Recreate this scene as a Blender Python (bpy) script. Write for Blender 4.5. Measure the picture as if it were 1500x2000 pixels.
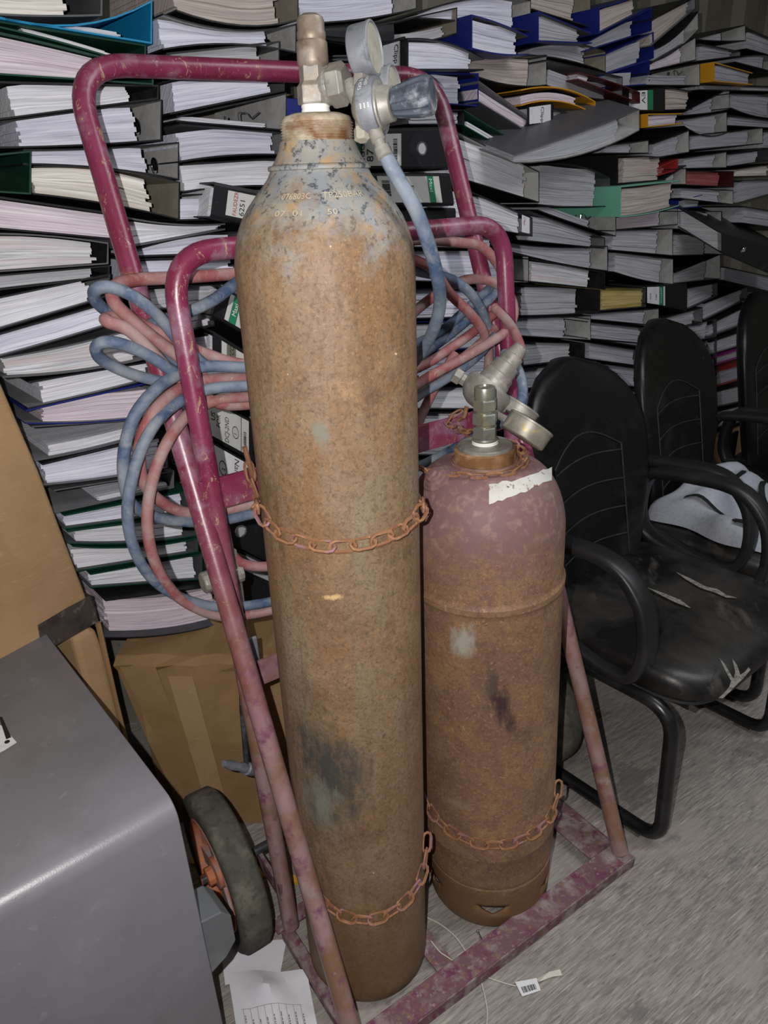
import bpy, bmesh, math, random
from mathutils import Vector, Matrix, Quaternion
random.seed(7)
S = bpy.context.scene
for o in list(bpy.data.objects): bpy.data.objects.remove(o)
COL = S.collection
# ------------------------------------------------------------------ camera
F, TH, RO, HC = 1440.6, .4246, -.0476, 1.4083
CAMP = Vector((0, 0, HC))
FW = Vector((0, math.cos(TH), -math.sin(TH))); UP0 = Vector((0, math.sin(TH), math.cos(TH)))
RX = Vector((1, 0, 0))*math.cos(RO) + UP0*math.sin(RO)
UY = Vector((1, 0, 0))*-math.sin(RO) + UP0*math.cos(RO)
cd = bpy.data.cameras.new('camera'); cam = bpy.data.objects.new('camera', cd); COL.objects.link(cam)
cd.sensor_fit = 'HORIZONTAL'; cd.sensor_width = 36; cd.lens = 36*F/1500; cd.clip_start = .02
R3 = Matrix((RX, UY, -FW)).transposed()
cam.matrix_world = Matrix.Translation(CAMP) @ R3.to_4x4()
S.camera = cam
# ------------------------------------------------------------------ light: phone flash beside the lens, plus an added unseen overhead fill
S.view_settings.view_transform = 'Standard'; S.view_settings.look = 'None'
S.view_settings.exposure = 0; S.view_settings.gamma = 1; S.view_settings.use_curve_mapping = False
w = bpy.data.worlds.new('world'); S.world = w; w.use_nodes = True
w.node_tree.nodes['Background'].inputs[0].default_value = (.8, .85, 1, 1)
w.node_tree.nodes['Background'].inputs[1].default_value = .08
def lamp(name, kind, loc, power, size, color=(1, 1, 1), rot=(0, 0, 0)):
    l = bpy.data.lights.new(name, kind); l.energy = power; l.color = color
    if kind == 'AREA': l.shape = 'RECTANGLE'; l.size, l.size_y = size
    else: l.shadow_soft_size = size
    o = bpy.data.objects.new(name, l); o.location = loc; o.rotation_euler = rot; COL.objects.link(o); return o
lamp('phone_flash', 'POINT', CAMP - RX*.058 + UY*.024 + FW*.0, 58, .004, (1, .97, .95))
lamp('ambient_fill', 'AREA', (1.7, 1.0, 2.36), 26, (2.4, .3), (.93, .96, 1))  # unseen area light, added as ambient fill where the flash falls off
# ------------------------------------------------------------------ frames: wall of files (EW along, NW into), trolley (ET along, NT back)
AW = .68
EW = Vector((math.cos(AW), math.sin(AW), 0)); NW = Vector((-math.sin(AW), math.cos(AW), 0)); ZZ = Vector((0, 0, 1))
PH = .58
ET = Vector((math.cos(PH), math.sin(PH), 0)); NT = Vector((-math.sin(PH), math.cos(PH), 0)); LT = Vector((-.1021, .8143, 0))
WD = 1.43
def W(s, n, z): return EW*s + NW*n + ZZ*z
def T(a, b, z): return LT + ET*a + NT*b + ZZ*z
def ray(x, y): return FW + RX*((x-750)/F) - UY*((y-1000)/F)
def on(x, y, N, d):
    r = ray(x, y); return CAMP + r*((d - CAMP.dot(N))/r.dot(N))
def onw(x, y, n): return on(x, y, NW, n)
def ont(x, y, b): return on(x, y, NT, LT.dot(NT)+b)
def onz(x, y, z):
    r = ray(x, y); return CAMP + r*((z-HC)/r.z)
def dep(x, y, d): return CAMP + ray(x, y)*d
# ------------------------------------------------------------------ materials
def lin(c):
    if isinstance(c, str): c = [int(c[i:i+2], 16)/255 for i in (0, 2, 4)]
    return tuple(((v/12.92) if v <= .04045 else ((v+.055)/1.055)**2.4) for v in c)+(1,)
class NT_:
    def __init__(s, name):
        s.m = bpy.data.materials.new(name); s.m.use_nodes = True; s.t = s.m.node_tree
        s.b = s.t.nodes['Principled BSDF']
    def n(s, typ, **k):
        x = s.t.nodes.new(typ)
        for a, v in k.items(): setattr(x, a, v)
        return x
    def l(s, a, b): s.t.links.new(a, b)
    def coord(s, scale=(1, 1, 1), uv=False, rnd=True):
        tc = s.n('ShaderNodeTexCoord'); mp = s.n('ShaderNodeMapping'); mp.inputs['Scale'].default_value = scale
        s.l(tc.outputs['UV' if uv else 'Object'], mp.inputs['Vector'])
        if rnd:
            oi = s.n('ShaderNodeObjectInfo'); mu = s.n('ShaderNodeMath', operation='MULTIPLY'); mu.inputs[1].default_value = 37
            s.l(oi.outputs['Random'], mu.inputs[0]); cb = s.n('ShaderNodeCombineXYZ')
            for i in range(3): s.l(mu.outputs[0], cb.inputs[i])
            s.l(cb.outputs[0], mp.inputs['Location'])
        return mp.outputs[0]
    def noise(s, vec, scale, detail=4, rough=.6, dist=0):
        x = s.n('ShaderNodeTexNoise'); x.inputs['Scale'].default_value = scale; x.inputs['Detail'].default_value = detail
        x.inputs['Roughness'].default_value = rough; x.inputs['Distortion'].default_value = dist
        s.l(vec, x.inputs['Vector']); return x.outputs['Fac']
    def ramp(s, fac, lo, hi):
        x = s.n('ShaderNodeMapRange'); x.inputs['From Min'].default_value = lo; x.inputs['From Max'].default_value = hi
        s.l(fac, x.inputs['Value']); return x.outputs[0]
    def mix(s, fac, a, b):
        x = s.n('ShaderNodeMix', data_type='RGBA')
        for sock, v in ((x.inputs['Factor'], fac), (x.inputs[6], a), (x.inputs[7], b)):
            if isinstance(v, (int, float)): sock.default_value = v
            elif isinstance(v, tuple): sock.default_value = v
            else: s.l(v, sock)
        return x.outputs[2]
    def math(s, op, a, b=0.):
        x = s.n('ShaderNodeMath', operation=op)
        for i, v in enumerate((a, b)):
            if isinstance(v, (int, float)): x.inputs[i].default_value = v
            else: s.l(v, x.inputs[i])
        return x.outputs[0]
    def bump(s, h, strength, dist=.002):
        x = s.n('ShaderNodeBump'); x.inputs['Strength'].default_value = strength; x.inputs['Distance'].default_value = dist
        s.l(h, x.inputs['Height']); s.l(x.outputs[0], s.b.inputs['Normal'])
    def fin(s, col, rough=.6, metal=0, spec=.5):
        if isinstance(col, tuple): s.b.inputs['Base Color'].default_value = col
        else: s.l(col, s.b.inputs['Base Color'])
        s.b.inputs['Roughness'].default_value = rough; s.b.inputs['Metallic'].default_value = metal
        s.b.inputs['Specular IOR Level'].default_value = spec
        return s.m
def grunge(name, base, layers=(), rough=.6, metal=0, bump=None, spec=.4, rnd=True):
    """layers: (colour, scale, lo, hi[, stretch]) laid over the base by thresholded noise"""
    g = NT_(name); c = lin(base)
    for i, L in enumerate(layers):
        v = g.coord(L[4] if len(L) > 4 else (1, 1, 1), rnd=rnd)
        f = g.ramp(g.noise(v, L[1], 5, .62, .3), L[2], L[3])
        c = g.mix(f, c, lin(L[0]))
    if bump:
        v = g.coord(rnd=rnd); g.bump(g.noise(v, bump[0], 4), bump[1], bump[2] if len(bump) > 2 else .002)
    return g.fin(c, rough, metal, spec)
M = {}
def paper(name, a, b, c):
    g = NT_(name)
    v = g.coord((5, 260, 1), uv=True); f = g.ramp(g.noise(v, 1, 3, .6, .25), .34, .62)
    v2 = g.coord((3, 70, 1), uv=True); f2 = g.ramp(g.noise(v2, 1, 3, .6), .45, .7)
    v3 = g.coord((9, 520, 1), uv=True); f3 = g.ramp(g.noise(v3, 1, 2, .5, .2), .56, .72)
    col = g.mix(f2, g.mix(f, lin(b), lin(a)), lin(c))
    col = g.mix(g.math('MULTIPLY', f3, .5), col, lin('77757e'))
    g.bump(f, .5, .0015)
    return g.fin(col, .85, 0, .2)
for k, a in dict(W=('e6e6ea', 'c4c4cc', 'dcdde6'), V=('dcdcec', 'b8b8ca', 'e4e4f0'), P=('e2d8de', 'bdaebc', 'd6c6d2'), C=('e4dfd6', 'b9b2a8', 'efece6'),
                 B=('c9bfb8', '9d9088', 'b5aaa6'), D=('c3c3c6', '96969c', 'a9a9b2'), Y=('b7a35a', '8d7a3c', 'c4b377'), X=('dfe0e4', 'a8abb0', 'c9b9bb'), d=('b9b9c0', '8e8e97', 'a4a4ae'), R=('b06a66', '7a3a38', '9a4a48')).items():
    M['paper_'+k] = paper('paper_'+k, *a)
def cover(name, c, dust, amt=.62):
    return grunge(name, c, [(dust, 9, amt, amt+.25), (dust, 60, .62, .95)], .42, 0, (350, .25, .0006), .35)
for k, c, d in (('k', '1d1d20', '4a4848'), ('g', '58585c', '77767a'), ('n', '123d2e', '3c5148'), ('c', '1784b4', '3f8fae'), ('b', '1a2470', '33386a'),
                ('y', 'c98f1e', 'a97c2c'), ('m', '4a1c20', '5a3a3c'), ('r', 'a03430', '8a4440'), ('t', '6db39a', '7cae9c'), ('p', '8e2a7c', '7c3a70')):
    M['cover_'+k] = cover('cover_'+k, c, d)
for k, c, d in (('L', 'b4b4b2', '929290'), ('G', '7e7e82', '68686c'), ('T', '8f8a7c', '7b766a'), ('K', '1b1b1d', '333335'), ('D', '56565a', '46464a')):
    M['lining_'+k] = grunge('lining_'+k, c, [(d, 14, .45, .75), (d, 120, .5, .9)], .8, 0, (200, .2, .0006), .2)
for k in 'ncbyrtmp': M['lining_'+k] = M['cover_'+k]
M['label'] = grunge('label_paper', 'c4c4c0', [('a9a9a5', 20, .5, .8)], .6)
M['label_white'] = grunge('label_white', 'dcdce0', [('c5c5c9', 20, .5, .8)], .6)
M['ink'] = grunge('ink_black', '1a1a1c', (), .6); M['ink_red'] = grunge('ink_red', 'a8322e', (), .6); M['ink_green'] = grunge('ink_green', '1f7a55', [('2c6a50', 40, .5, .8)], .6)
M['ink_white'] = grunge('ink_white', 'd5d9d6', (), .6); M['ink_grey'] = grunge('ink_grey', '6c675c', (), .6)
M['chrome'] = grunge('chrome', 'c8c8c8', [('77777a', 60, .5, .8)], .22, 1)
RUSTS = [('7a5c3a', 7, .38, .66)]
TALL_BLOBS = [((-.111, .87, .555), (.075, .13), 0, lin('43403c'), .35, 1.0, 30), ((-.135, .875, .50), (.06, .07), 0, lin('77776c'), .2, .8, 40),
    ((-.076, .872, .887), (.03, .008), 0, lin('c9a878'), .2, .6, 60), ((-.004, .877, 1.31), (.02, .05), 0, lin('3f4348'), .2, .75, 40), ((-.128, .868, 1.335), (.02, .025), 0, lin('cbb68e'), .2, .65, 60),
    ((.01, .885, 1.05), (.012, .12), 0, lin('6a6458'), .1, .6, 30), ((-.075, .875, 1.12), (.02, .03), 0, lin('77766a'), .2, .7, 50), ((-.0, .88, 1.405), (.022, .012), 0, lin('a9783c'), .3, .7, 40)]
SHORT_BLOBS = [((.12, 1.024, .70), (.038, .05), 0, lin('9a958a'), .2, .75, 40), ((.168, 1.015, .625), (.018, .05), 0, lin('54483e'), .2, .8, 50), ((.185, 1.012, .575), (.020, .06), 0, lin('3f2c2c'), .2, .9, 50), ((.205, 1.012, .53), (.018, .05), 0, lin('46342f'), .2, .8, 50), ((.084, 1.03, .765), (.018, .02), 0, lin('aaa59a'), .2, .7, 50),
    ((.10, 1.02, .33), (.04, .02), 0, lin('8a7a6a'), .2, .8, 40), ((.06, 1.04, .5), (.02, .1), 0, lin('7a6250'), .2, .8, 40)]
def rust_tall():
    g = NT_('rusty_tall_cylinder'); v = g.coord(rnd=False)
    base = g.mix(g.ramp(g.noise(v, 11, 8, .75, .4), .36, .66), lin('6a523c'), lin('94785a'))
    base = g.mix(g.ramp(g.noise(v, 4.5, 7, .7, .5), .46, .62), base, lin('7d5f42'))
    base = g.mix(g.math('MULTIPLY', g.ramp(g.noise(g.coord((1, 1, .3), rnd=False), 9, 7, .75), .46, .64), .8), base, lin('857866'))
    base = g.mix(g.math('MULTIPLY', g.ramp(g.noise(g.coord((1, 1, .16), rnd=False), 16, 8, .8), .52, .68), .75), base, lin('54412f'))
    base = g.mix(g.math('MULTIPLY', g.ramp(g.noise(v, 170, 5, .75, .6), .48, .66), .7), base, lin('4d3d2e'))
    base = g.mix(g.math('MULTIPLY', g.ramp(g.noise(v, 230, 4, .7, .8), .54, .68), .42), base, lin('a98c66'))
    base = g.mix(g.ramp(g.noise(v, 46, 6, .8), .63, .72), base, lin('6f6c64'))
    base = g.mix(g.ramp(g.noise(v, 75, 2, .5), .775, .80), base, lin('cdb48c'))
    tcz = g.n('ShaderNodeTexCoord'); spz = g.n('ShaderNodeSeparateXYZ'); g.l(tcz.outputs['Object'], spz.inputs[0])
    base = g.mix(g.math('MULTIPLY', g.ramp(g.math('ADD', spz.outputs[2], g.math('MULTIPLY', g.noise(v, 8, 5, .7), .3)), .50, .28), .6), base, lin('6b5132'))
    # flaking grey-blue paint left on the shoulder and in a worn patch low on the body
    tc = g.n('ShaderNodeTexCoord'); sp = g.n('ShaderNodeSeparateXYZ'); g.l(tc.outputs['Object'], sp.inputs[0])
    z = sp.outputs[2]
    zz = g.math('ADD', z, g.math('MULTIPLY', g.math('SUBTRACT', g.noise(v, 16, 5, .7), .5), .26))
    pm = g.ramp(zz, 1.325, 1.39)
    paint = g.mix(g.ramp(g.noise(v, 30, 5, .7), .42, .6), lin('908d84'), lin('7e8287'))
    paint = g.mix(g.ramp(g.noise(v, 95, 6, .75), .535, .60), paint, lin('474c53'))
    paint = g.mix(g.ramp(g.noise(v, 26, 6, .75), .52, .66), paint, lin('a58a66'))
    col = g.mix(pm, base, paint)
    # scuffed dark patch on the front, and thin pale scrapes
    def blob(p, rad, seed, c, lo=.35, hi=.75, sc=30, stretch=(1, 1, .4)):
        nonlocal col
        d = g.n('ShaderNodeVectorMath', operation='DISTANCE'); mp = g.n('ShaderNodeMapping'); mp.inputs['Scale'].default_value = (1/rad[0], 1/rad[0], 1/rad[1])
        mp.inputs['Location'].default_value = (-p[0]/rad[0], -p[1]/rad[0], -p[2]/rad[1]); g.l(tc.outputs['Object'], mp.inputs[0])
        g.l(mp.outputs[0], d.inputs[0]); d.inputs[1].default_value = (0, 0, 0)
        e = g.math('ADD', d.outputs['Value'], g.math('MULTIPLY', g.math('SUBTRACT', g.noise(g.coord(stretch, rnd=False), sc, 5, .75), .5), 2.2))
        m = g.ramp(e, hi, lo); col = g.mix(m, col, c)
    for b in TALL_BLOBS: blob(*b)
    g.bump(g.math('ADD', g.noise(v, 60, 6, .7), g.math('MULTIPLY', pm, .5)), .32, .002)
    return g.fin(col, .58, .0, .4)
def rust_short():
    g = NT_('rusty_short_cylinder'); v = g.coord(rnd=False)
    tc = g.n('ShaderNodeTexCoord'); sp = g.n('ShaderNodeSeparateXYZ'); g.l(tc.outputs['Object'], sp.inputs[0]); z = sp.outputs[2]
    base = g.mix(g.ramp(g.noise(v, 9, 8, .75, .4), .36, .66), lin('6d5342'), lin('957453'))
    base = g.mix(g.ramp(g.noise(v, 26, 7, .75, .5), .48, .62), base, lin('79594c'))
    base = g.mix(g.math('MULTIPLY', g.ramp(g.noise(v, 150, 5, .75, .6), .5, .66), .7), base, lin('54403a'))
    base = g.mix(g.math('MULTIPLY', g.ramp(g.noise(v, 200, 4, .7, .8), .56, .68), .7), base, lin('b08a5e'))
    base = g.mix(g.ramp(g.noise(v, 60, 2, .5), .78, .81), base, lin('c2aa8c'))
    maroon = g.mix(g.ramp(g.noise(v, 70, 4, .6), .5, .7), lin('765a5a'), lin('8e726a'))
    zz = g.math('ADD', z, g.math('MULTIPLY', g.math('SUBTRACT', g.noise(v, 22, 6, .75), .5), .24))
    col = g.mix(g.ramp(zz, .80, .90), base, maroon)
    col = g.mix(g.math('MULTIPLY', g.ramp(zz, .13, .09), .7), col, lin('755636'))
    def blob(p, rad, seed, c, lo=.35, hi=.75, sc=30, stretch=(1, 1, .4)):
        nonlocal col
        d = g.n('ShaderNodeVectorMath', operation='DISTANCE'); mp = g.n('ShaderNodeMapping'); mp.inputs['Scale'].default_value = (1/rad[0], 1/rad[0], 1/rad[1])
        mp.inputs['Location'].default_value = (-p[0]/rad[0], -p[1]/rad[0], -p[2]/rad[1]); g.l(tc.outputs['Object'], mp.inputs[0])
        g.l(mp.outputs[0], d.inputs[0]); d.inputs[1].default_value = (0, 0, 0)
        e = g.math('ADD', d.outputs['Value'], g.math('MULTIPLY', g.math('SUBTRACT', g.noise(g.coord(stretch, rnd=False), sc, 5, .75), .5), 2.2))
        col = g.mix(g.ramp(e, hi, lo), col, c)
    for b in SHORT_BLOBS: blob(*b)
    g.bump(g.noise(v, 60, 6, .7), .4, .002)
    return g.fin(col, .58, 0, .35)
def framemat():
    g = NT_('maroon_frame_paint'); v = g.coord(rnd=False); tc = g.n('ShaderNodeTexCoord'); sp = g.n('ShaderNodeSeparateXYZ'); g.l(tc.outputs['Object'], sp.inputs[0])
    c = g.mix(g.ramp(g.noise(v, 9, 5, .6), .45, .65), lin('762544'), lin('843455'))
    c = g.mix(g.ramp(g.noise(v, 14, 5, .6), .52, .72), c, lin('96788a'))
    c = g.mix(g.ramp(g.noise(v, 19, 6, .75), .60, .70), c, lin('8a5c42'))
    c = g.mix(g.ramp(g.noise(g.coord((1, 1, .5), rnd=False), 75, 6, .8, .9), .59, .63), c, lin('a88c70'))
    low = g.mix(g.ramp(g.noise(v, 10, 5, .65), .42, .6), lin('97797a'), lin('80604a'))
    low = g.mix(g.ramp(g.noise(v, 30, 5, .65), .55, .7), low, lin('71405a'))
    low = g.mix(g.ramp(g.noise(v, 22, 5, .65), .6, .74), low, lin('a08c88'))
    zz = g.math('ADD', sp.outputs[2], g.math('MULTIPLY', g.math('SUBTRACT', g.noise(v, 7, 5, .7), .5), .7))
    c = g.mix(g.ramp(zz, .95, .55), c, low)
    g.bump(g.noise(v, 160, 4), .2, .001); return g.fin(c, .34, 0, .6)
M['frame'] = framemat()
M['frame_old'] = grunge('maroon_frame_paint', '742045', [('7e3450', 6, .48, .62), ('8b5a74', 13, .55, .72), ('9a7e80', 30, .62, .74), ('b98a52', 38, .645, .69), ('7d4a2c', 16, .6, .74)], .38, 0, (160, .15, .001), .5)
M['frame_rust'] = grunge('maroon_frame_rusty', '74384c', [('8b4a2c', 9, .42, .6), ('93666e', 17, .5, .7), ('b58a5a', 45, .6, .7), ('8d8486', 28, .6, .75)], .55, 0, (160, .2, .001), .4)
M['base_bar'] = grunge('dusty_base_bar', '6f5058', [('8d8180', 22, .46, .60, (1, 1, 1)), ('6a3a50', 34, .5, .64), ('80644e', 70, .56, .68), ('9c948e', 90, .58, .75)], .7, 0, (150, .3, .001), .3)
M['hose_blue'] = grunge('dusty_blue_hose', '3e5270', [('788290', 11, .40, .60), ('868b91', 30, .48, .72), ('a29e94', 70, .62, .78)], .62, 0, (300, .15, .0006), .3)
M['hose_red'] = grunge('dusty_red_hose', '8f5051', [('a08481', 11, .40, .62), ('9c908b', 32, .5, .74), ('b0a494', 70, .62, .78)], .65, 0, (300, .15, .0006), .3)
M['zinc'] = grunge('dusty_zinc', '8d8982', [('a8a49c', 35, .45, .65), ('6f6a66', 60, .55, .75), ('a58c70', 22, .6, .8)], .5, .35, (200, .2, .0008))
M['zinc_dark'] = grunge('dusty_bluegrey_metal', '787b82', [('92959a', 30, .45, .7), ('5b616c', 60, .55, .75)], .55, .2, (200, .15, .0008))
M['valve_bronze'] = grunge('tarnished_valve', '887a6c', [('a39a90', 28, .48, .68), ('6a5448', 50, .55, .75)], .5, .35, (200, .2, .0008))
M['plated'] = grunge('plated_brass', '8d8f86', [('a59c72', 40, .5, .7), ('70746e', 70, .55, .75)], .35, .6, (200, .1, .0008))
M['gauge_case_brass'] = grunge('dusty_brass_case', '7f7a6e', [('9a968c', 30, .45, .65), ('a08c54', 60, .58, .72)], .45, .3)
M['ptfe'] = grunge('white_sealing_tape', 'e8e6e0', [('cfccc4', 60, .5, .8)], .6)
M['thread'] = grunge('neck_thread', '9c8a70', [('c0b5a4', 40, .42, .62), ('7a5232', 22, .54, .7)], .6, .1)
M['thread_rust'] = grunge('neck_thread_rusty', '86603f', [('a88664', 40, .45, .65), ('5c3a24', 30, .55, .75)], .7, .1)
M['gauge_face'] = grunge('dusty_gauge_glass', 'a29e90', [('8e8a7e', 60, .45, .7), ('b5b1a2', 30, .5, .7)], .7)
M['knob'] = grunge('dusty_knob', '454d59', [('8b9096', 30, .5, .62), ('2f353f', 50, .52, .66)], .6)
M['chain'] = grunge('rusty_chain', '855c40', [('9a7252', 60, .45, .65), ('8e6a74', 24, .56, .64), ('5f3a26', 90, .6, .75)], .7, .1, (250, .3, .0008))
M['rubber'] = grunge('dusty_rubber', '55534c', [('6e6a60', 18, .45, .65), ('43423c', 50, .5, .7), ('8a8474', 90, .66, .78)], .85, 0, (120, .35, .0015), .2)
M['rim'] = grunge('orange_rim', 'b06a4a', [('a08a82', 14, .46, .64), ('c0764e', 30, .5, .7), ('8e7c78', 50, .58, .75)], .65)
M['rim_grey'] = grunge('dusty_rim_web', 'a5786a', [('a09490', 12, .4, .6)], .7)
M['card'] = grunge('cardboard', 'a88a66', [('9c7e5b', 5, .45, .65), ('b59a78', 40, .56, .8, (1, 1, 6)), ('b79d7c', 18, .66, .8)], .8, 0, (60, .1, .001), .2)
M['card_dark'] = grunge('cardboard_brown', '967854', [('896b49', 6, .42, .66), ('a58865', 40, .58, .8, (1, 1, 6))], .8, 0, (60, .1, .001), .2)
M['tape'] = grunge('clear_dirty_tape', '4a4440', [('8a8078', 30, .52, .7), ('2c2a28', 18, .5, .7)], .15, 0, (80, .3, .001), .7)
M['cabinet'] = grunge('hammertone_grey', '68676c', [('727177', 4, .42, .62), ('828187', 30, .62, .82), ('8f8e92', 240, .74, .8)], .36, .0, (330, .28, .0008), .5)
M['plastic_grey'] = grunge('grey_plastic', '5e6164', [('6d7073', 12, .5, .7)], .5, 0, (300, .2, .0005))
M['leather'] = grunge('black_leatherette', '0d0d0e', [('2b2a29', 5, .52, .78), ('3d3a38', 26, .66, .85)], .38, 0, (140, .3, .001), .45)
M['leather_dusty'] = grunge('dusty_black_leatherette', '0e0d0d', [('353331', 5, .44, .66), ('5a5651', 14, .58, .78, (1, .3, 1)), ('7d776e', 26, .735, .77, (1, 1, 1))], .4, 0, (140, .3, .001), .45)
M['seam'] = grunge('piping_seam', '2a2a2a', [('3d3c3a', 60, .5, .7)], .5)
M['padding'] = grunge('torn_backing_fabric', '85807a', [('5c5852', 90, .45, .62)], .9)
M['black_metal'] = grunge('black_painted_tube', '151517', [('2b2b2d', 14, .5, .72), ('444346', 40, .7, .85)], .3, 0, (250, .1, .0006), .5)
M['arm'] = grunge('black_moulded_arm', '1b1b1d', [('2c2b2c', 6, .48, .7), ('3a3838', 50, .66, .85)], .42, 0, (300, .15, .0006), .45)
M['bag'] = grunge('white_woven_bag', '9a9da6', [('a8abb3', 6, .45, .65), ('858893', 120, .5, .8)], .75, 0, (400, .2, .0006))
M['webbing'] = grunge('black_webbing', '121214', (), .8)
M['sheet'] = grunge('paper_sheet', 'd6d6dc', [('c6c6cc', 8, .5, .75)], .8)
M['sticker'] = grunge('torn_white_sticker', 'c6c4be', [('b2aea6', 18, .5, .7), ('7c5c50', 60, .60, .64), ('9a8f88', 12, .62, .8)], .7)
M['steel_dark'] = grunge('dark_steel', '4a4c50', [('7c8086', 40, .5, .7)], .35, .5)
M['yellow'] = grunge('yellow_plastic', 'c9a227', [('b08d28', 30, .5, .7)], .5)
M['thread_white'] = grunge('string', 'c9c5ba', [('a9a498', 200, .5, .7)], .8)
def wallmat():
    g = NT_('painted_container_wall'); v = g.coord(rnd=False)
    c = g.mix(g.ramp(g.noise(v, 4, 5, .6), .4, .7), lin('7b786a'), lin('6d6b60')); c = g.mix(g.ramp(g.noise(v, 40, 4), .6, .8), c, lin('58564c'))
    g.bump(g.noise(v, 120, 3), .2); return g.fin(c, .7)
M['wall'] = wallmat()
def floormat():
    g = NT_('worn_vinyl_floor'); tc = g.n('ShaderNodeTexCoord')
    mp0 = g.n('ShaderNodeMapping'); mp0.inputs['Rotation'].default_value = (0, 0, -PH-.0); g.l(tc.outputs['Object'], mp0.inputs[0])
    def st(sx, sy):
        mp = g.n('ShaderNodeMapping'); mp.inputs['Scale'].default_value = (sx, sy, 1); g.l(mp0.outputs[0], mp.inputs[0]); return mp.outputs[0]
    c = g.mix(g.ramp(g.noise(st(13, 150), 1, 6, .65, .5), .36, .64), lin('7b7570'), lin('9f9993'))
    c = g.mix(g.ramp(g.noise(st(34, 420), 1, 4, .6, .3), .52, .68), c, lin('66615e'))
    c = g.mix(g.ramp(g.noise(st(18, 260), 1, 4, .6, .3), .55, .7), c, lin('b3aca3'))
    c = g.mix(g.ramp(g.noise(st(4, 4), 1, 5, .65), .52, .68), c, lin('9a938c'))
    c = g.mix(g.math('MULTIPLY', g.ramp(g.noise(st(2.2, 3), 1.3, 6, .7), .56, .6), .55), c, lin('5c5958'))
    c = g.mix(g.ramp(g.noise(st(70, 70), 1, 2, .5), .79, .80), c, lin('d8d5d0'))
    g.bump(g.noise(st(20, 200), 1, 4), .3, .001); return g.fin(c, .5, 0, .4)
M['floor'] = floormat()
# ------------------------------------------------------------------ mesh helpers
class MB:
    def __init__(s): s.v = []; s.f = []; s.m = []; s.uv = {}
    def add(s, verts, faces, mi=0, uvs=None):
        b = len(s.v); s.v += [tuple(v) for v in verts]
        for i, f in enumerate(faces):
            s.f.append(tuple(b+k for k in f)); s.m.append(mi)
            if uvs: s.uv[len(s.f)-1] = [uvs[k] for k in f]
        return b
    def box(s, c, ax, ay, az, mi=0):
        c, ax, ay, az = map(Vector, (c, ax, ay, az))
        v = [c+ax*i+ay*j+az*k for i in (-1, 1) for j in (-1, 1) for k in (-1, 1)]
        s.add(v, [(0, 1, 3, 2), (4, 6, 7, 5), (0, 4, 5, 1), (2, 3, 7, 6), (0, 2, 6, 4), (1, 5, 7, 3)], mi)
    def lathe(s, prof, o=(0, 0, 0), ax=(0, 0, 1), seg=24, mi=0, cap=True, sq=None):
        o = Vector(o); ax = Vector(ax).normalized(); u = ax.orthogonal().normalized(); v = ax.cross(u)
        if sq is not None: u = (Vector(sq)-ax*ax.dot(Vector(sq))).normalized(); v = ax.cross(u)
        vs = []
        for r, h in prof:
            for k in range(seg):
                a = 2*math.pi*k/seg; vs.append(o+ax*h+u*(r*math.cos(a))+v*(r*math.sin(a)))
        fs = []
        for i in range(len(prof)-1):
            for k in range(seg):
                a = i*seg+k; b = i*seg+(k+1) % seg; fs.append((a, b, b+seg, a+seg))
        if cap:
            fs.append(tuple(range(seg))[::-1]); fs.append(tuple((len(prof)-1)*seg+k for k in range(seg)))
        s.add(vs, fs, mi)
    def tube(s, pts, r, seg=10, mi=0, closed=False, sec=None):
        pts = [Vector(p) for p in pts]; n = len(pts); tang = []
        for i in range(n):
            a = pts[i-1] if (i > 0 or closed) else pts[i]; b = pts[(i+1) % n] if (i < n-1 or closed) else pts[i]
            tang.append((b-a).normalized())
        u = tang[0].orthogonal().normalized() if sec is None else Vector(sec[0])
        vs = []; uvs = []; L = 0
        for i in range(n):
            u = (u - tang[i]*u.dot(tang[i])).normalized() if sec is None else Vector(sec[0]); 
            v = tang[i].cross(u).normalized()
            rr = r[i] if isinstance(r, (list, tuple)) else r
            for k in range(seg):
                a = 2*math.pi*(k+.5 if sec else k)/seg
                if sec: 
                    ca, sa = math.cos(a), math.sin(a); e = .5
                    vs.append(pts[i]+u*(sec[1]*math.copysign(abs(ca)**e, ca))+v*(sec[2]*math.copysign(abs(sa)**e, sa)))
                else: vs.append(pts[i]+u*(rr*math.cos(a))+v*(rr*math.sin(a)))
        fs = []
        for i in range(n if closed else n-1):
            for k in range(seg):
                a = i*seg+k; b = i*seg+(k+1) % seg; j = (i+1) % n
                fs.append((a, b, j*seg+(k+1) % seg, j*seg+k))
        if not closed: fs.append(tuple(range(seg))[::-1]); fs.append(tuple((n-1)*seg+k for k in range(seg)))
        s.add(vs, fs, mi)
    def build(s, name, mats, parent=None, smooth=False, bevel=0, angle=40, seg=2):
        me = bpy.data.meshes.new(name); me.from_pydata(s.v, [], s.f)
        if not isinstance(mats, (list, tuple)): mats = [mats]
        for m in mats: me.materials.append(M[m] if isinstance(m, str) else m)
        for p, i in zip(me.polygons, s.m): p.material_index = i; p.use_smooth = smooth
        if s.uv:
            ul = me.uv_layers.new(name='UVMap')
            for fi, us in s.uv.items():
                for li, q in zip(me.polygons[fi].loop_indices, us): ul.data[li].uv = q
        bm = bmesh.new(); bm.from_mesh(me); bmesh.ops.recalc_face_normals(bm, faces=bm.faces)
        if smooth:
            for e in bm.edges:
                if len(e.link_faces) == 2 and e.calc_face_angle(0) > math.radians(angle): e.smooth = False
        bm.to_mesh(me); bm.free()
        o = bpy.data.objects.new(name, me); COL.objects.link(o)
        if bevel:
            b = o.modifiers.new('bevel', 'BEVEL'); b.width = bevel; b.segments = seg; b.limit_method = 'ANGLE'
        if parent: attach(o, parent)
        return o
def attach(o, p):
    o.parent = p; o.matrix_parent_inverse = world(p).inverted(); return o
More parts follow.
